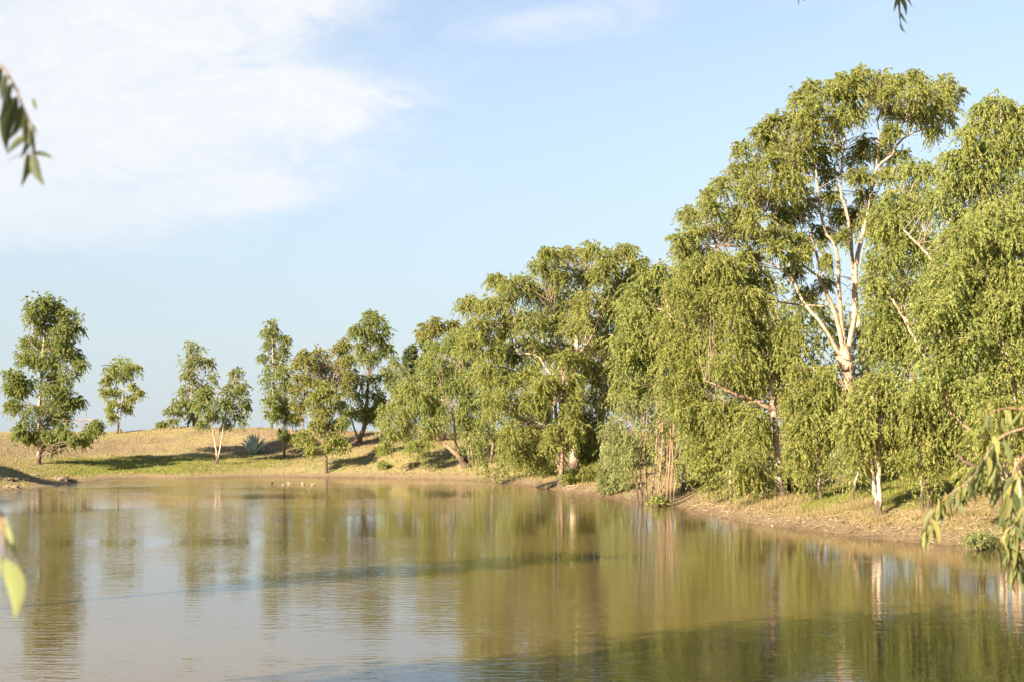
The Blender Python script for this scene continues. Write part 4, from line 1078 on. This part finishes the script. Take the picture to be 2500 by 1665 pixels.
# twigs and bark strips shed on the right bank
x, y, s = scatter(rng, 2600, 1230, 2560, 44, 105, 0.1, 6)
n = len(x)
a = rng.uniform(0, 2 * math.pi, n)
hl = rng.uniform(0.10, 0.45, n)
A_ = np.stack([x - np.cos(a) * hl, y - np.sin(a) * hl], 1)
B_ = np.stack([x + np.cos(a) * hl, y + np.sin(a) * hl], 1)
A3 = np.column_stack([A_, at_ground(A_[:, 0], A_[:, 1]) + 0.02])
B3 = np.column_stack([B_, at_ground(B_[:, 0], B_[:, 1]) + 0.02 + rng.uniform(0, 0.12, n)])
rr_ = rng.uniform(0.008, 0.022, n)[:, None]
sd_ = np.stack([-np.sin(a), np.cos(a), a * 0], 1) * rr_
up_ = np.array([0, 0, 1.6]) * rr_
vs = np.stack([A3 - sd_, A3 + sd_, A3 + up_, B3 - sd_, B3 + sd_, B3 + up_], 1).reshape(-1, 3)
k6 = np.arange(n)[:, None] * 6
fs = np.concatenate([k6 + np.array([[0, 1, 4, 3]]), k6 + np.array([[1, 2, 5, 4]]), k6 + np.array([[2, 0, 3, 5]])], 1).reshape(-1, 4)
tag(mesh_obj('fallen_twigs', vs, fs, LITTER, attrs={'tint': np.repeat(rng.random(n) ** 1.5, 6)}),
    'thin fallen twigs and bark strips on the right bank', 'twigs', kind='stuff')


# ------------------------------------------------------------------ shrubs
def shrub(name, label, px, py, rx, ry, leaf='grey', depth=None, seed=0, L=0.18, Wd=0.045, density=1.0, droop=0.2, cat='shrub', stems=5):
    rg = np.random.default_rng(seed + 900)
    tr = []
    for i in range(stems):
        ang = (i - (stems - 1) / 2) / max(stems, 1)
        tr.append(([(px + ang * rx * 0.35, py), (px + ang * rx * 0.9, py - ry * 0.8), (px + ang * rx * 1.5, py - ry * 1.5)], 3.0, 1.0))
    cl = [(px + rg.uniform(-.65, .65) * rx, py - ry * rg.uniform(0.35, 1.5), rx * rg.uniform(.35, .5), ry * rg.uniform(.35, .5)) for _ in range(int(9 + 4 * density))]
    return tree(name, label, 0, tr, cl, leaf=leaf, bark='brown', depth=depth, seed=seed, L=L, Wd=Wd, density=density, droop=droop, tlen=0.4, sub=0.42, tw=8, lv=8, cat=cat)


shrub('shrub', 'low green bush on the skyline of the mound at far left', 398, 1044, 13, 6, 'mid', 152, 1, 0.25, 0.09)
shrub('shrub', 'rounded green shrub right of the foot of the big centre gum', 1440, 1130, 34, 34, 'mid', 98, 2)
shrub('shrub', 'fresh green shrub hugging the waterline right of the red-brown trunk', 1398, 1182, 28, 20, 'fresh', None, 3)
shrub('shrub', 'grey-green shrub on the shore left of the water thicket', 1490, 1208, 34, 44, 'grey', None, 4)
shrub('shrub', 'tawny bush between the centre gum and the water thicket', 1446, 1178, 30, 24, 'brown', None, 5)
shrub('water_plant', 'bright green leafy shoots at the foot of the water thicket', 1608, 1234, 26, 10, 'olive', 76.2, 6, 0.16, 0.06, cat='plant')
shrub('shrub', 'grey-leaved shrub overhanging the water at lower right', 2400, 1336, 46, 24, 'grey', 48.2, 7, 0.11, 0.03, 0.55)
shrub('shrub', 'shrubby regrowth beside the trunk of the white-trunked gum', 1935, 1205, 26, 30, 'grey', None, 8)
shrub('shrub', 'low leafy regrowth left of the white-trunked gum foot', 1850, 1200, 30, 24, 'grey', None, 9)
shrub('shrub', 'yellow-green seedling bush on the slope below the leaning gum', 928, 1110, 12, 9, 'fresh', None, 10, 0.2, 0.06)
shrub('shrub', 'small seedling bush at the shore below the upright forked gum', 935, 1142, 9, 7, 'fresh', None, 11, 0.2, 0.06)
shrub('shrub', 'leafy undergrowth under the thin stem cluster left of the centre gum', 1265, 1150, 34, 26, 'olive', None, 12)
shrub('shrub', 'leafy undergrowth just left of the red-brown centre trunk', 1335, 1165, 24, 22, 'mid', None, 13)
shrub('shrub', 'dark undergrowth right of the water thicket behind the bare bank', 1690, 1190, 40, 40, 'mid', None, 14)

# ------------------------------------------------------------------ agave
AGAVE, t = material('agave_skin')
tco = t.n('ShaderNodeTexCoord').outputs['Object']
ac = t.mix(t.noise(tco, 3.0, 3), c4(0.33, 0.41, 0.33), c4(0.50, 0.57, 0.47))
p = t.n('ShaderNodeBsdfPrincipled', ins={'Base Color': ac, 'Roughness': 0.45})
finish(t, p.outputs[0])


def agave_leaf_mesh(bend):
    n = 9
    V, Fc = [], []
    for i in range(n):
        tt = i / (n - 1)
        w_ = 0.085 * (0.75 + 1.0 * tt - 0.4 * tt * tt) * (1 - tt ** 3.0) + 0.002
        yb = bend * tt * tt
        c_ = np.array([0, yb, tt])
        V += [c_ + np.array([-w_, -0.35 * w_, 0]), c_ + np.array([0, 0.15 * w_ + 0.012, 0]), c_ + np.array([w_, -0.35 * w_, 0]), c_ + np.array([0, 0.15 * w_ + 0.05 * (1 - tt), 0])]
    for i in range(n - 1):
        b_ = i * 4
        for k in range(4):
            Fc.append((b_ + k, b_ + (k + 1) % 4, b_ + 4 + (k + 1) % 4, b_ + 4 + k))
    me = bpy.data.meshes.new('agave_leaf')
    me.from_pydata([tuple(v) for v in V], [], Fc)
    me.polygons.foreach_set('use_smooth', np.ones(len(Fc), dtype=bool))
    me.materials.append(AGAVE)
    return me


ALM = [agave_leaf_mesh(b_) for b_ in (0.10, 0.22, -0.05)]


def agave(label, px, py, size, n, seed):
    rg = random.Random(seed)
    d, gz = ground_hit(px, py)
    b_ = W(px, py, d)
    root = tag(empty('agave', (b_[0], b_[1], gz)), label, 'agave', 'agaves on the far bank')
    for i in range(n):
        k = i / n
        tilt = math.radians(5 + 46 * k ** 1.2 + rg.uniform(-4, 4))
        az = i * 2.39996 + rg.uniform(-.15, .15)
        L_ = size * (1.0 - 0.22 * k) * rg.uniform(0.88, 1.08)
        o = bpy.data.objects.new('leaf', rg.choice(ALM))
        col.objects.link(o)
        o.parent = root
        o.rotation_euler = Matrix.Rotation(az, 4, 'Z').to_3x3().to_4x4().__matmul__(Matrix.Rotation(-tilt, 4, 'X')).to_euler()
        o.location = (-math.sin(az) * 0.10 * size * k, math.cos(az) * 0.10 * size * k, 0.02)
        o.scale = (L_ * 0.95, L_, L_)
    return root


agave('large blue-grey agave rosette on the far bank left of the dark-stemmed gum', 619, 1107, 1.95, 44, 3)
agave('small agave pup tucked against the right side of the big agave', 637, 1104, 0.85, 16, 4)

# ------------------------------------------------------------------ ducks
DUCKM, t = material('duck_feathers')
tco = t.n('ShaderNodeTexCoord').outputs['Object']
sz = t.n('ShaderNodeSeparateXYZ', ins={0: tco})
at_ = t.n('ShaderNodeAttribute', attribute_name='tint').outputs['Fac']
dc = t.mix(t.noise(tco, 30, 3), c4(0.22, 0.14, 0.08), c4(0.36, 0.25, 0.15))
dc = t.mix(at_, dc, c4(0.33, 0.26, 0.175))
p = t.n('ShaderNodeBsdfPrincipled', ins={'Base Color': dc, 'Roughness': 0.7})
finish(t, p.outputs[0])
BILL, t = material('duck_bill')
p = t.n('ShaderNodeBsdfPrincipled', ins={'Base Color': t.mix(t.noise(None, 20), c4(0.10, 0.08, 0.06), c4(0.20, 0.16, 0.10)), 'Roughness': 0.5})
finish(t, p.outputs[0])


def duck(label, px, py, rz, pale, neck):
    d = H * F / (py - YH)
    c_ = W(px, py, d)
    root = tag(empty('duck', (c_[0], c_[1], 0)), label, 'duck', 'ducks on the far water')
    root.rotation_euler = (0, 0, rz)
    root.scale = (0.62, 0.62, 0.62)
    # one continuous body: tail, back, breast, neck, head along a spine
    sp = np.array([(-0.30, 0, 0.13), (-0.24, 0, 0.10), (-0.12, 0, 0.075), (0.03, 0, 0.075), (0.12, 0, 0.10), (0.165, 0, 0.15), (0.175, 0, 0.15 + neck * 0.6), (0.195, 0, 0.17 + neck), (0.235, 0, 0.175 + neck), (0.255, 0, 0.17 + neck)])
    rad = np.array([0.006, 0.045, 0.105, 0.115, 0.085, 0.05, 0.032, 0.042, 0.036, 0.008])
    C = catmull(sp, 37)
    R = np.interp(np.linspace(0, 9, 37), np.arange(10), rad)
    vs_, fs_ = tube(C, R, 12)
    vs_[:, 1] *= 0.95
    ti_ = np.clip(pale * (1 - sstep(0.14, 0.2, vs_[:, 0])) + 0.45 * sstep(0.02, -0.02, vs_[:, 2] - 0.05), 0, 1)
    mesh_obj('body', vs_, fs_, DUCKM, root, smooth=True, attrs={'tint': ti_})
    bl = np.array([(0.25, 0, 0.168 + neck), (0.275, 0, 0.163 + neck), (0.305, 0, 0.16 + neck)])
    vs_, fs_ = tube(bl, [0.017, 0.013, 0.006], 8)
    vs_[:, 1] *= 1.5
    mesh_obj('bill', vs_, fs_, BILL, root, smooth=True)
    for sgn in (-1, 1):
        wp = catmull(np.array([(0.10, sgn * 0.085, 0.12), (-0.03, sgn * 0.112, 0.125), (-0.16, sgn * 0.09, 0.125), (-0.27, sgn * 0.03, 0.135)]), 12)
        vs_, fs_ = tube(wp, np.interp(np.linspace(0, 1, 12), [0, .3, .7, 1], [0.012, 0.05, 0.04, 0.006]), 8)
        vs_[:, 1] = wp.repeat(8, 0)[:, 1] + (vs_[:, 1] - wp.repeat(8, 0)[:, 1]) * 0.35
        mesh_obj('wing', vs_, fs_, DUCKM, root, smooth=True, attrs={'tint': np.full(len(vs_), pale * 0.6)})


duck('leftmost brown duck, alone on the far water', 664, 1178, 1.2, 0.1, 0.10)
duck('pale duck low on the water just left of the upright brown duck', 694, 1184, 0.3, 0.9, 0.04)
duck('upright brown duck in the middle pair', 705, 1181, 2.6, 0.2, 0.13)
duck('brown duck between the middle pair and the white duck', 739, 1181, 3.0, 0.35, 0.09)
duck('rightmost duck with the whitest body', 764, 1184, 0.1, 1.0, 0.08)

# ------------------------------------------------------------------ clods of mud, fallen wood, a floating leaf
CLOD, t = material('dry_mud')
tco = t.n('ShaderNodeTexCoord').outputs['Object']
nn_ = t.noise(tco, 3.5, 5, 0.65)
cl_ = t.mix(nn_, c4(0.15, 0.105, 0.07), c4(0.36, 0.26, 0.165))
bmp = t.n('ShaderNodeBump', ins={'Strength': 0.8, 'Distance': 0.08, 'Height': t.noise(tco, 7, 4)})
p = t.n('ShaderNodeBsdfPrincipled', ins={'Base Color': cl_, 'Roughness': 0.95, 'Normal': bmp.outputs[0]})
finish(t, p.outputs[0])
CL = [(23, 1172, 34, 'low wide mud clod nearest the left picture edge'), (39, 1172, 22, 'small mud clod second from the left picture edge'), (66, 1173, 26, 'dark mud clod third along the left shore'),
      (93, 1175, 24, 'mud clod fourth along the left shore'), (110, 1179, 18, 'little mud clod close below the fourth clod'), (136, 1169, 22, 'mud clod left beside the largest clod'),
      (157, 1173, 44, 'largest mud clod with a dark hollow side on the left shore'), (176, 1174, 26, 'flat mud clod tailing off right of the largest clod'), (87, 1161, 26, 'mud clod higher up the bank in the grass'),
      (104, 1163, 16, 'tiny mud clod beside the one higher up the bank'), (18, 1189, 26, 'clod at the waterline nearest the left edge'), (36, 1190, 24, 'clod at the waterline second from the left edge'), (136, 1184, 18, 'small waterline clod below the largest clod')]
for i, (px, py, wpx, lab) in enumerate(CL):
    d, gz = ground_hit(px, py)
    c_ = W(px, py, d)
    rg = np.random.default_rng(i + 40)
    r_ = 0.5 * wpx * d / F
    n1_, n2_ = 12, 8
    vs_, fs_ = [], []
    lump = rg.normal(0, 0.16, (n2_ + 1, n1_))
    for a_ in range(n2_ + 1):
        th = a_ / n2_ * math.pi
        for b_ in range(n1_):
            ph = b_ / n1_ * 2 * math.pi
            k_ = (1 + lump[a_, b_] * math.sin(th)) * r_
            vs_.append((k_ * math.sin(th) * math.cos(ph), 0.7 * k_ * math.sin(th) * math.sin(ph), 0.42 * k_ * math.cos(th)))
    for a_ in range(n2_):
        for b_ in range(n1_):
            fs_.append((a_ * n1_ + b_, (a_ + 1) * n1_ + b_, (a_ + 1) * n1_ + (b_ + 1) % n1_, a_ * n1_ + (b_ + 1) % n1_))
    o = mesh_obj('mud_clod', vs_, fs_, CLOD)
    o.location = (c_[0], c_[1], gz + 0.05 * r_)
    o.rotation_euler = (0, 0, float(rg.uniform(0, 6)))
    tag(o, lab, 'mud clod', 'mud clods along the left shore')


def stick(name, label, pts, w0, w1, d, cat='branch', bark='dead'):
    P = np.array([W(a_[0], a_[1], d + (a_[2] if len(a_) > 2 else 0)) for a_ in pts])
    C = catmull(P, 6 * (len(P) - 1) + 1)
    R = np.linspace(w0, w1, len(C)) * 0.5 * d / F
    vs_, fs_ = tube(C, R, 7, 0.06, np.random.default_rng(len(label)))
    o = mesh_obj(name, vs_, fs_, BARK[bark], None, P[0], smooth=True)
    return tag(o, label, cat)


stick('fallen_branch', 'dead grey bough lying from the thicket up the bare bank', [(1632, 1228), (1670, 1212, .4), (1705, 1194, .9)], 7, 3, 76, bark='brown')
stick('fallen_branch', 'thinner dead stick leaning on the bank just under the grey bough', [(1636, 1232, -0.2), (1668, 1222, .1), (1700, 1206, .7)], 5, 2, 75.7, bark='brown')
stick('fallen_branch', 'pale curved dead stick at the top of the bare bank', [(1688, 1190), (1705, 1198), (1716, 1206)], 5, 2, 73.5)
stick('stump', 'short leaning stub beside the lone small gum on the field', [(297, 1066), (296, 1056), (294, 1046)], 5, 4, 150, 'stump', 'brown')

FLOATM, t = material('floating_leaf_green')
p = t.n('ShaderNodeBsdfPrincipled', ins={'Base Color': t.mix(t.noise(None, 8), c4(0.22, 0.26, 0.03), c4(0.32, 0.34, 0.05)), 'Roughness': 0.5})
finish(t, p.outputs[0])
c_ = W(455, 1606, H * F / (1606 - YH))
vs_, fs_ = [], []
for i in range(9):
    tt = i / 8
    w_ = 0.028 * math.sin(math.pi * min(1, tt * 0.97 + 0.02)) ** 0.8 + 0.001
    vs_ += [(tt * 0.16 - 0.08, w_, 0.006 + 0.02 * (tt - .5) ** 2), (tt * 0.16 - 0.08, 0, 0.003), (tt * 0.16 - 0.08, -w_, 0.006 + 0.02 * (tt - .5) ** 2)]
for i in range(8):
    fs_ += [(i * 3, i * 3 + 1, i * 3 + 4, i * 3 + 3), (i * 3 + 1, i * 3 + 2, i * 3 + 5, i * 3 + 4)]
o = mesh_obj('floating_leaf', vs_, fs_, FLOATM, smooth=True)
o.location = (c_[0], c_[1], 0.004)
o.rotation_euler = (0, 0, 0.2)
tag(o, 'single yellow-green leaf floating on the near water at lower left', 'leaf')

# ------------------------------------------------------------------ trees on the near bank: their branch ends hang into view, their shadows lie on the water
def near_mat(name, cols, trans):
    mt, t = material(name)
    rnd = t.n('ShaderNodeObjectInfo').outputs['Random']
    r = t.n('ShaderNodeValToRGB')
    t.set(r, 0, rnd)
    e = r.color_ramp.elements
    e[0].color = c4(*cols[0])
    e[1].color = c4(*cols[-1])
    for i in range(1, len(cols) - 1):
        k_ = e.new(i / (len(cols) - 1))
        k_.color = c4(*cols[i])
    vein = t.noise(t.n('ShaderNodeTexCoord').outputs['Object'], 6.0, 3)
    cl = t.mix(t.math('MULTIPLY', t.smooth(vein, 0.5, 0.75), 0.9 * trans), r.outputs[0], c4(0.30, 0.20, 0.08))
    p = t.n('ShaderNodeBsdfPrincipled', ins={'Base Color': cl, 'Roughness': 0.6})
    p.inputs['Specular IOR Level'].default_value = 0.25
    tr = t.n('ShaderNodeBsdfTranslucent', ins={'Color': t.mix(0.6, cl, c4(0.35, 0.40, 0.06))})
    finish(t, t.n('ShaderNodeMixShader', ins={0: trans, 1: p.outputs[0], 2: tr.outputs[0]}).outputs[0])
    return mt


NEARLEAF = near_mat('near_leaf', [(0.075, 0.10, 0.04), (0.15, 0.17, 0.07), (0.22, 0.22, 0.085), (0.30, 0.28, 0.08)], 0.35)
BACKLITLEAF = near_mat('backlit_shade_leaf', [(0.02, 0.03, 0.012), (0.03, 0.042, 0.016), (0.042, 0.055, 0.02), (0.08, 0.09, 0.03)], 0.12)  # backlit shade of the upper-left spray painted in as darker leaf colour
YOUNGLEAF = near_mat('young_yellow_leaf', [(0.30, 0.34, 0.13), (0.36, 0.39, 0.16)], 0.45)


def near_leaf_mesh(curve, fold, width, mat=None):
    V, Fc, n = [], [], 9
    for i in range(n):
        tt = i / (n - 1)
        w_ = width * (math.sin(math.pi * tt ** 0.72) ** 0.9) * (1 - 0.25 * tt) + 0.004
        cx = curve * (tt * tt - 0.0) - curve * tt
        V += [(cx - w_, fold * w_, -tt), (cx, 0, -tt), (cx + w_, fold * w_, -tt)]
    for i in range(n - 1):
        b_ = i * 3
        Fc += [(b_, b_ + 1, b_ + 4, b_ + 3), (b_ + 1, b_ + 2, b_ + 5, b_ + 4)]
    me = bpy.data.meshes.new('gum_leaf')
    me.from_pydata(V, [], Fc)
    me.polygons.foreach_set('use_smooth', np.ones(len(Fc), dtype=bool))
    me.materials.append(mat or NEARLEAF)
    return me


NLM = [near_leaf_mesh(0.35, 0.3, 0.125), near_leaf_mesh(-0.3, 0.25, 0.11), near_leaf_mesh(0.15, 0.4, 0.14), near_leaf_mesh(-0.45, 0.3, 0.115)]
BROAD = near_leaf_mesh(-0.4, 0.2, 0.17, YOUNGLEAF)
BACKLITM = [near_leaf_mesh(0.35, 0.3, 0.14, BACKLITLEAF), near_leaf_mesh(-0.3, 0.25, 0.12, BACKLITLEAF), near_leaf_mesh(0.15, 0.4, 0.15, BACKLITLEAF)]
rl = random.Random(5)


def hang_leaf(root, a, b, mesh=None, yaw=None):
    """a leaf from stalk point a to tip b"""
    a, b = Vector(a), Vector(b)
    v = b - a
    L_ = v.length
    q_ = v.to_track_quat('-Z', 'Y')
    yaw = rl.choice((-0.5, 0.5)) * math.pi + rl.gauss(0, 0.6) if yaw is None else yaw
    m_ = q_.to_matrix().to_4x4() @ Matrix.Rotation(yaw, 4, 'Z')
    o = bpy.data.objects.new('leaf', mesh or rl.choice(NLM))
    col.objects.link(o)
    o.parent = root
    o.location = a - Vector(root.location)
    o.rotation_euler = m_.to_euler()
    o.scale = (L_, L_, L_)
    return o


def wtree(name, label, base, trunk_pts, w0, w1, limbs, clumps, leaf='olive', bark='pale', seed=0, group=None, L=0.3, Wd=0.07, sub=0.8, dens_=1.0, link_all=True):
    """a tree given in metres: trunk and limb points relative to its base, clumps as ellipsoids (x, y, z, r, rz)"""
    rg = np.random.default_rng(seed + 500)
    gz = float(height(np.array([base[0]]), np.array([base[1]]))[0])
    org = np.array([base[0], base[1], gz])
    root = tag(empty(name, org), label, 'tree', group)
    for kind, pts, a_, b_ in [('trunk', trunk_pts, w0, w1)] + [('limb',) + tuple(l_) for l_ in limbs]:
        P = org + np.array(pts, float)
        if kind == 'trunk':
            P = np.vstack([P[0] - np.array([0, 0, 0.35]), P])
        C = catmull(P, 6 * (len(P) - 1) + 1)
        u_ = np.linspace(0, 1, len(C))
        R = 0.5 * (a_ * (1 - u_) + b_ * u_)
        vs_, fs_ = tube(C, R, 10, 0.04, rg)
        mesh_obj(kind, vs_, fs_, BARK[bark], root, org, smooth=True)
    CC, RR, OO = [], [], []
    for (x_, y_, z_, r_, rz_) in clumps:
        n = max(3, int(dens_ * 5.0 * r_ * r_ / (sub * sub)))
        v = rg.standard_normal((n, 3))
        v /= np.linalg.norm(v, axis=1)[:, None]
        CC.append(org + np.array([x_, y_, z_]) + v * (0.35 + 0.6 * rg.random((n, 1))) * np.array([r_, r_, rz_]))
        RR.append(np.full(n, sub))
        OO.append(v)
    if CC:
        vs_, fs_, ti_ = leaves(rg, np.vstack(CC), np.concatenate(RR), np.vstack(OO), 9, 9, L, Wd, 0.6, 0.8)
        tag(mesh_obj('crown', vs_, fs_, LEAF[leaf], root, org, attrs={'tint': ti_}), kind='stuff')
    return root


def rel(pt, root):
    return np.array(pt) - np.array(root.location)


# left foreground tree: trunk stands left of the frame
lt = wtree('foreground_gum_tree', 'near gum whose blurred leaf sprays hang in at the left picture edge', (-4.6, 4.6),
           [(0, 0, 0), (0.05, 0, 1.6), (-0.05, 0.05, 3.4), (0.1, 0, 5.2), (0.0, 0.1, 7.5)], 0.42, 0.12, [], [(-0.6, 0.3, 7.4, 1.6, 1.2), (0.4, 1.4, 8.4, 1.6, 1.2), (-1.4, -0.8, 8.0, 1.6, 1.2), (0.2, 0, 9.4, 1.4, 1.1)], seed=1, L=0.18, Wd=0.035, sub=0.6)
lo = np.array(lt.location)


def branch(root, P, r0, r1, name='branchlet', bark='brown'):
    P = np.array(P, float)
    C = catmull(P, 6 * (len(P) - 1) + 1)
    vs_, fs_ = tube(C, np.linspace(r0, r1, len(C)), 7)
    mesh_obj(name, vs_, fs_, BARK[bark], root, np.array(root.location), smooth=True)
    return C


A = lambda x, y, d: W(x / 4.48, 130 + y / 4.48, d)
branch(lt, [lo + [0.05, 0, 4.9], lo + [1.2, -0.2, 5.1], A(-900, -250, 4.0), A(-250, 0, 3.95), A(0, 140, 3.9)], 0.035, 0.004)
branch(lt, [A(0, 140, 3.9), A(80, 220, 3.9), A(190, 430, 3.9), A(240, 560, 3.9), A(310, 720, 3.9), A(355, 830, 3.9), A(365, 1000, 3.9), A(350, 1090, 3.9)], 0.004, 0.002)
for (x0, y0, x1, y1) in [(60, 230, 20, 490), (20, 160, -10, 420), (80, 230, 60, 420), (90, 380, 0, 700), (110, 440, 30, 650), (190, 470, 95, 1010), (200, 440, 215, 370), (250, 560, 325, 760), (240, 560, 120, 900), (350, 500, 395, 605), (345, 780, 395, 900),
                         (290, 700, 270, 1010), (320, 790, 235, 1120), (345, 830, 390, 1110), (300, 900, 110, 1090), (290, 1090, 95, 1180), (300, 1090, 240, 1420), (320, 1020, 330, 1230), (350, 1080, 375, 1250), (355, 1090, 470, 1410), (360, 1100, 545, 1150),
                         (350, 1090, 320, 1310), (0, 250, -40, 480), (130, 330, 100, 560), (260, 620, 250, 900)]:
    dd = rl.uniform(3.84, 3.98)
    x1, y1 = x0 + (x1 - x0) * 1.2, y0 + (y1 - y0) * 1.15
    hang_leaf(lt, A(x0, y0, dd), A(x1, y1, dd + rl.uniform(-.03, .03)), rl.choice(BACKLITM))
B = lambda x, y, d: W(x / 5.227, 1240 + y / 5.227, d)
branch(lt, [lo + [0.03, 0.0, 2.6], lo + [1.0, -0.5, 2.9], B(-1200, -700, 3.1), B(-300, -100, 3.1), B(0, 100, 3.1), B(60, 400, 3.1), B(60, 640, 3.1)], 0.02, 0.002)
for (x0, y0, x1, y1) in [(10, 110, 85, 240), (-40, 180, 165, 470), (110, 440, 235, 650), (40, 620, -20, 880), (60, 640, 190, 1420), (-60, 560, -40, 800)]:
    hang_leaf(lt, B(x0, y0, 3.1), B(x1, y1, 3.1 + rl.uniform(-.02, .02)), BROAD, yaw=math.pi / 2 + rl.uniform(-.3, .3))

# right foreground tree: trunk stands right of the frame
rt = wtree('foreground_gum_tree', 'near gum whose hanging branch droops in at the lower right corner', (6.4, 8.6),
           [(0, 0, 0), (0.0, 0.1, 1.6), (0.1, 0, 3.4), (0.0, 0, 5.6), (-0.1, 0.1, 8.0)], 0.46, 0.14, [], [(0.6, 0.3, 8.4, 1.8, 1.3), (1.4, 1.4, 9.2, 1.8, 1.3), (1.2, -1.0, 9.0, 1.7, 1.2), (0.6, 0, 10.4, 1.5, 1.1)], seed=2, L=0.18, Wd=0.035, sub=0.6)
ro = np.array(rt.location)
Cc = lambda x, y, d: W(2200 + x / 2.85, 950 + y / 2.851, d)
tw_main = branch(rt, [ro + [0, 0, 1.9], ro + [-1.2, 0.1, 2.25], Cc(1300, 150, 8.5), Cc(855, 270, 8.5), Cc(700, 330, 8.5), Cc(600, 450, 8.45), Cc(540, 560, 8.45), Cc(430, 670, 8.4), Cc(300, 760, 8.4), Cc(215, 880, 8.4), Cc(165, 975, 8.4)], 0.011, 0.002)
tw_2 = branch(rt, [Cc(1300, 150, 8.5), Cc(1000, 120, 8.7), Cc(855, 140, 8.7), Cc(720, 130, 8.7), Cc(600, 170, 8.7)], 0.010, 0.003)
tw_3 = branch(rt, [Cc(1100, 230, 8.5), Cc(900, 420, 8.3), Cc(790, 560, 8.3), Cc(770, 760, 8.3), Cc(790, 950, 8.3), Cc(800, 1150, 8.3), Cc(790, 1300, 8.3)], 0.010, 0.003)
tw_4 = branch(rt, [Cc(600, 450, 8.45), Cc(690, 560, 8.5), Cc(720, 640, 8.55), Cc(680, 760, 8.6)], 0.006, 0.002)
tw_5 = branch(rt, [Cc(1000, 330, 8.5), Cc(900, 640, 8.2), Cc(870, 860, 8.2), Cc(740, 980, 8.2), Cc(690, 1060, 8.2)], 0.008, 0.002)


def spray(C, f0, f1, n, L0, L1, side=0.05):
    for i in range(n):
        t_ = f0 + (f1 - f0) * (i + rl.random()) / n
        p_ = C[min(int(t_ * (len(C) - 1)), len(C) - 1)] + np.array([rl.gauss(0, .02), rl.gauss(0, .03), rl.gauss(0, .015)])
        L_ = rl.uniform(L0, L1)
        v_ = np.array([rl.gauss(-0.08, 0.28), rl.gauss(0, 0.28), -1.0])
        v_ /= np.linalg.norm(v_)
        hang_leaf(rt, p_, p_ + v_ * L_)


spray(tw_main, 0.42, 1.0, 64, 0.10, 0.18)
spray(tw_2, 0.4, 1.0, 13, 0.10, 0.17)
spray(tw_3, 0.35, 1.0, 66, 0.11, 0.19)
spray(tw_4, 0.2, 1.0, 14, 0.10, 0.17)
spray(tw_5, 0.3, 1.0, 44, 0.10, 0.18)
D = lambda x, y, d: W(1900 + x / 5.89, y / 5.89, d)
branch(rt, [ro + [-0.05, 0.05, 5.4], ro + [-1.5, 0.8, 6.3], D(3400, -900, 9.8), D(2300, -650, 9.9), D(1750, -250, 10), D(1735, 0, 10), D(1745, 190, 10), D(1760, 340, 10)], 0.03, 0.002)
branch(rt, [D(2300, -650, 9.9), D(1200, -420, 10), D(500, -260, 10), D(300, -90, 10)], 0.008, 0.002)
for (x0, y0, x1, y1) in [(1735, -60, 1660, 180), (1735, 0, 1740, 210), (1740, -60, 1838, 235), (1740, -120, 1930, 125), (1750, 180, 1862, 355), (1742, 120, 1735, 330), (1755, 320, 1835, 480), (1735, -80, 1700, 90), (300, -100, 290, 90), (320, -110, 390, 25), (1738, -200, 1800, 60)]:
    hang_leaf(rt, D(x0, y0, 10), D(x1, y1, 10 + rl.uniform(-.05, .05)))

# trees along the near-left bank, left of the frame: they throw the shadow bands on the water
proto = wtree('bank_gum_tree', 'broad gum on the near-left bank shading the nearest water', (-13, 6.5), [(0, 0, 0), (0.2, 0, 4), (0.5, 0.2, 8), (0.2, 0, 14)], 0.6, 0.15,
              [([(0.4, 0.1, 6), (2, 1, 9.5), (3, 1.2, 12)], 0.25, 0.06), ([(0.4, 0.1, 7), (-1.6, -1, 10), (-2.4, -1, 12.5)], 0.22, 0.06)],
              [(0, 0, 14.5, 2.6, 2.2), (2.6, 1, 12.5, 2.4, 2), (-2.2, -1, 12.6, 2.4, 2), (0.5, 2, 11, 2.4, 2), (0.5, -2, 10.5, 2.4, 2), (2.4, -1, 9, 2.2, 1.8), (-2, 1, 9, 2.2, 1.8), (0, 0, 7.5, 2.4, 1.6)], leaf='mid', seed=3, group='gums on the near-left bank', L=0.4, Wd=0.11, sub=0.9, dens_=1.4)
slim = wtree('bank_gum_tree', 'slim bare-stemmed tall gum on the left bank throwing a long thin shadow', (-28, 15.0), [(0, 0, 0), (0.2, 0, 6), (0.1, 0.2, 13), (0.3, 0, 20)], 0.5, 0.15, [],
             [(0.2, 0, 20, 1.2, 1.6), (0.6, 0.3, 18, 1.2, 1.4), (-0.5, 0, 17, 1.1, 1.4), (0.1, 0, 15, 1.0, 1.2)], leaf='mid', seed=4, group='gums on the near-left bank', L=0.4, Wd=0.11, sub=0.8, dens_=1.6)


def copy_tree(src, base, rz, s_, label):
    c_ = src.copy()
    col.objects.link(c_)
    c_.location = (base[0], base[1], float(height(np.array([base[0]]), np.array([base[1]]))[0]))
    c_.rotation_euler = (0, 0, rz)
    c_.scale = (s_, s_, s_)
    c_['label'] = label
    for ch in src.children:
        k = ch.copy()
        col.objects.link(k)
        k.parent = c_


copy_tree(proto, (-7.5, 4.0), 1.9, 1.0, 'broad gum second along the near-left bank towards the viewer')
copy_tree(proto, (-50, 91), 2.6, 0.75, 'smaller gum left of the frame shading the left shore mound')
copy_tree(slim, (-46, 46), 1.0, 1.0, 'slim tall gum farther along the left bank')

print('leaf triangles', STAT['leaf'])
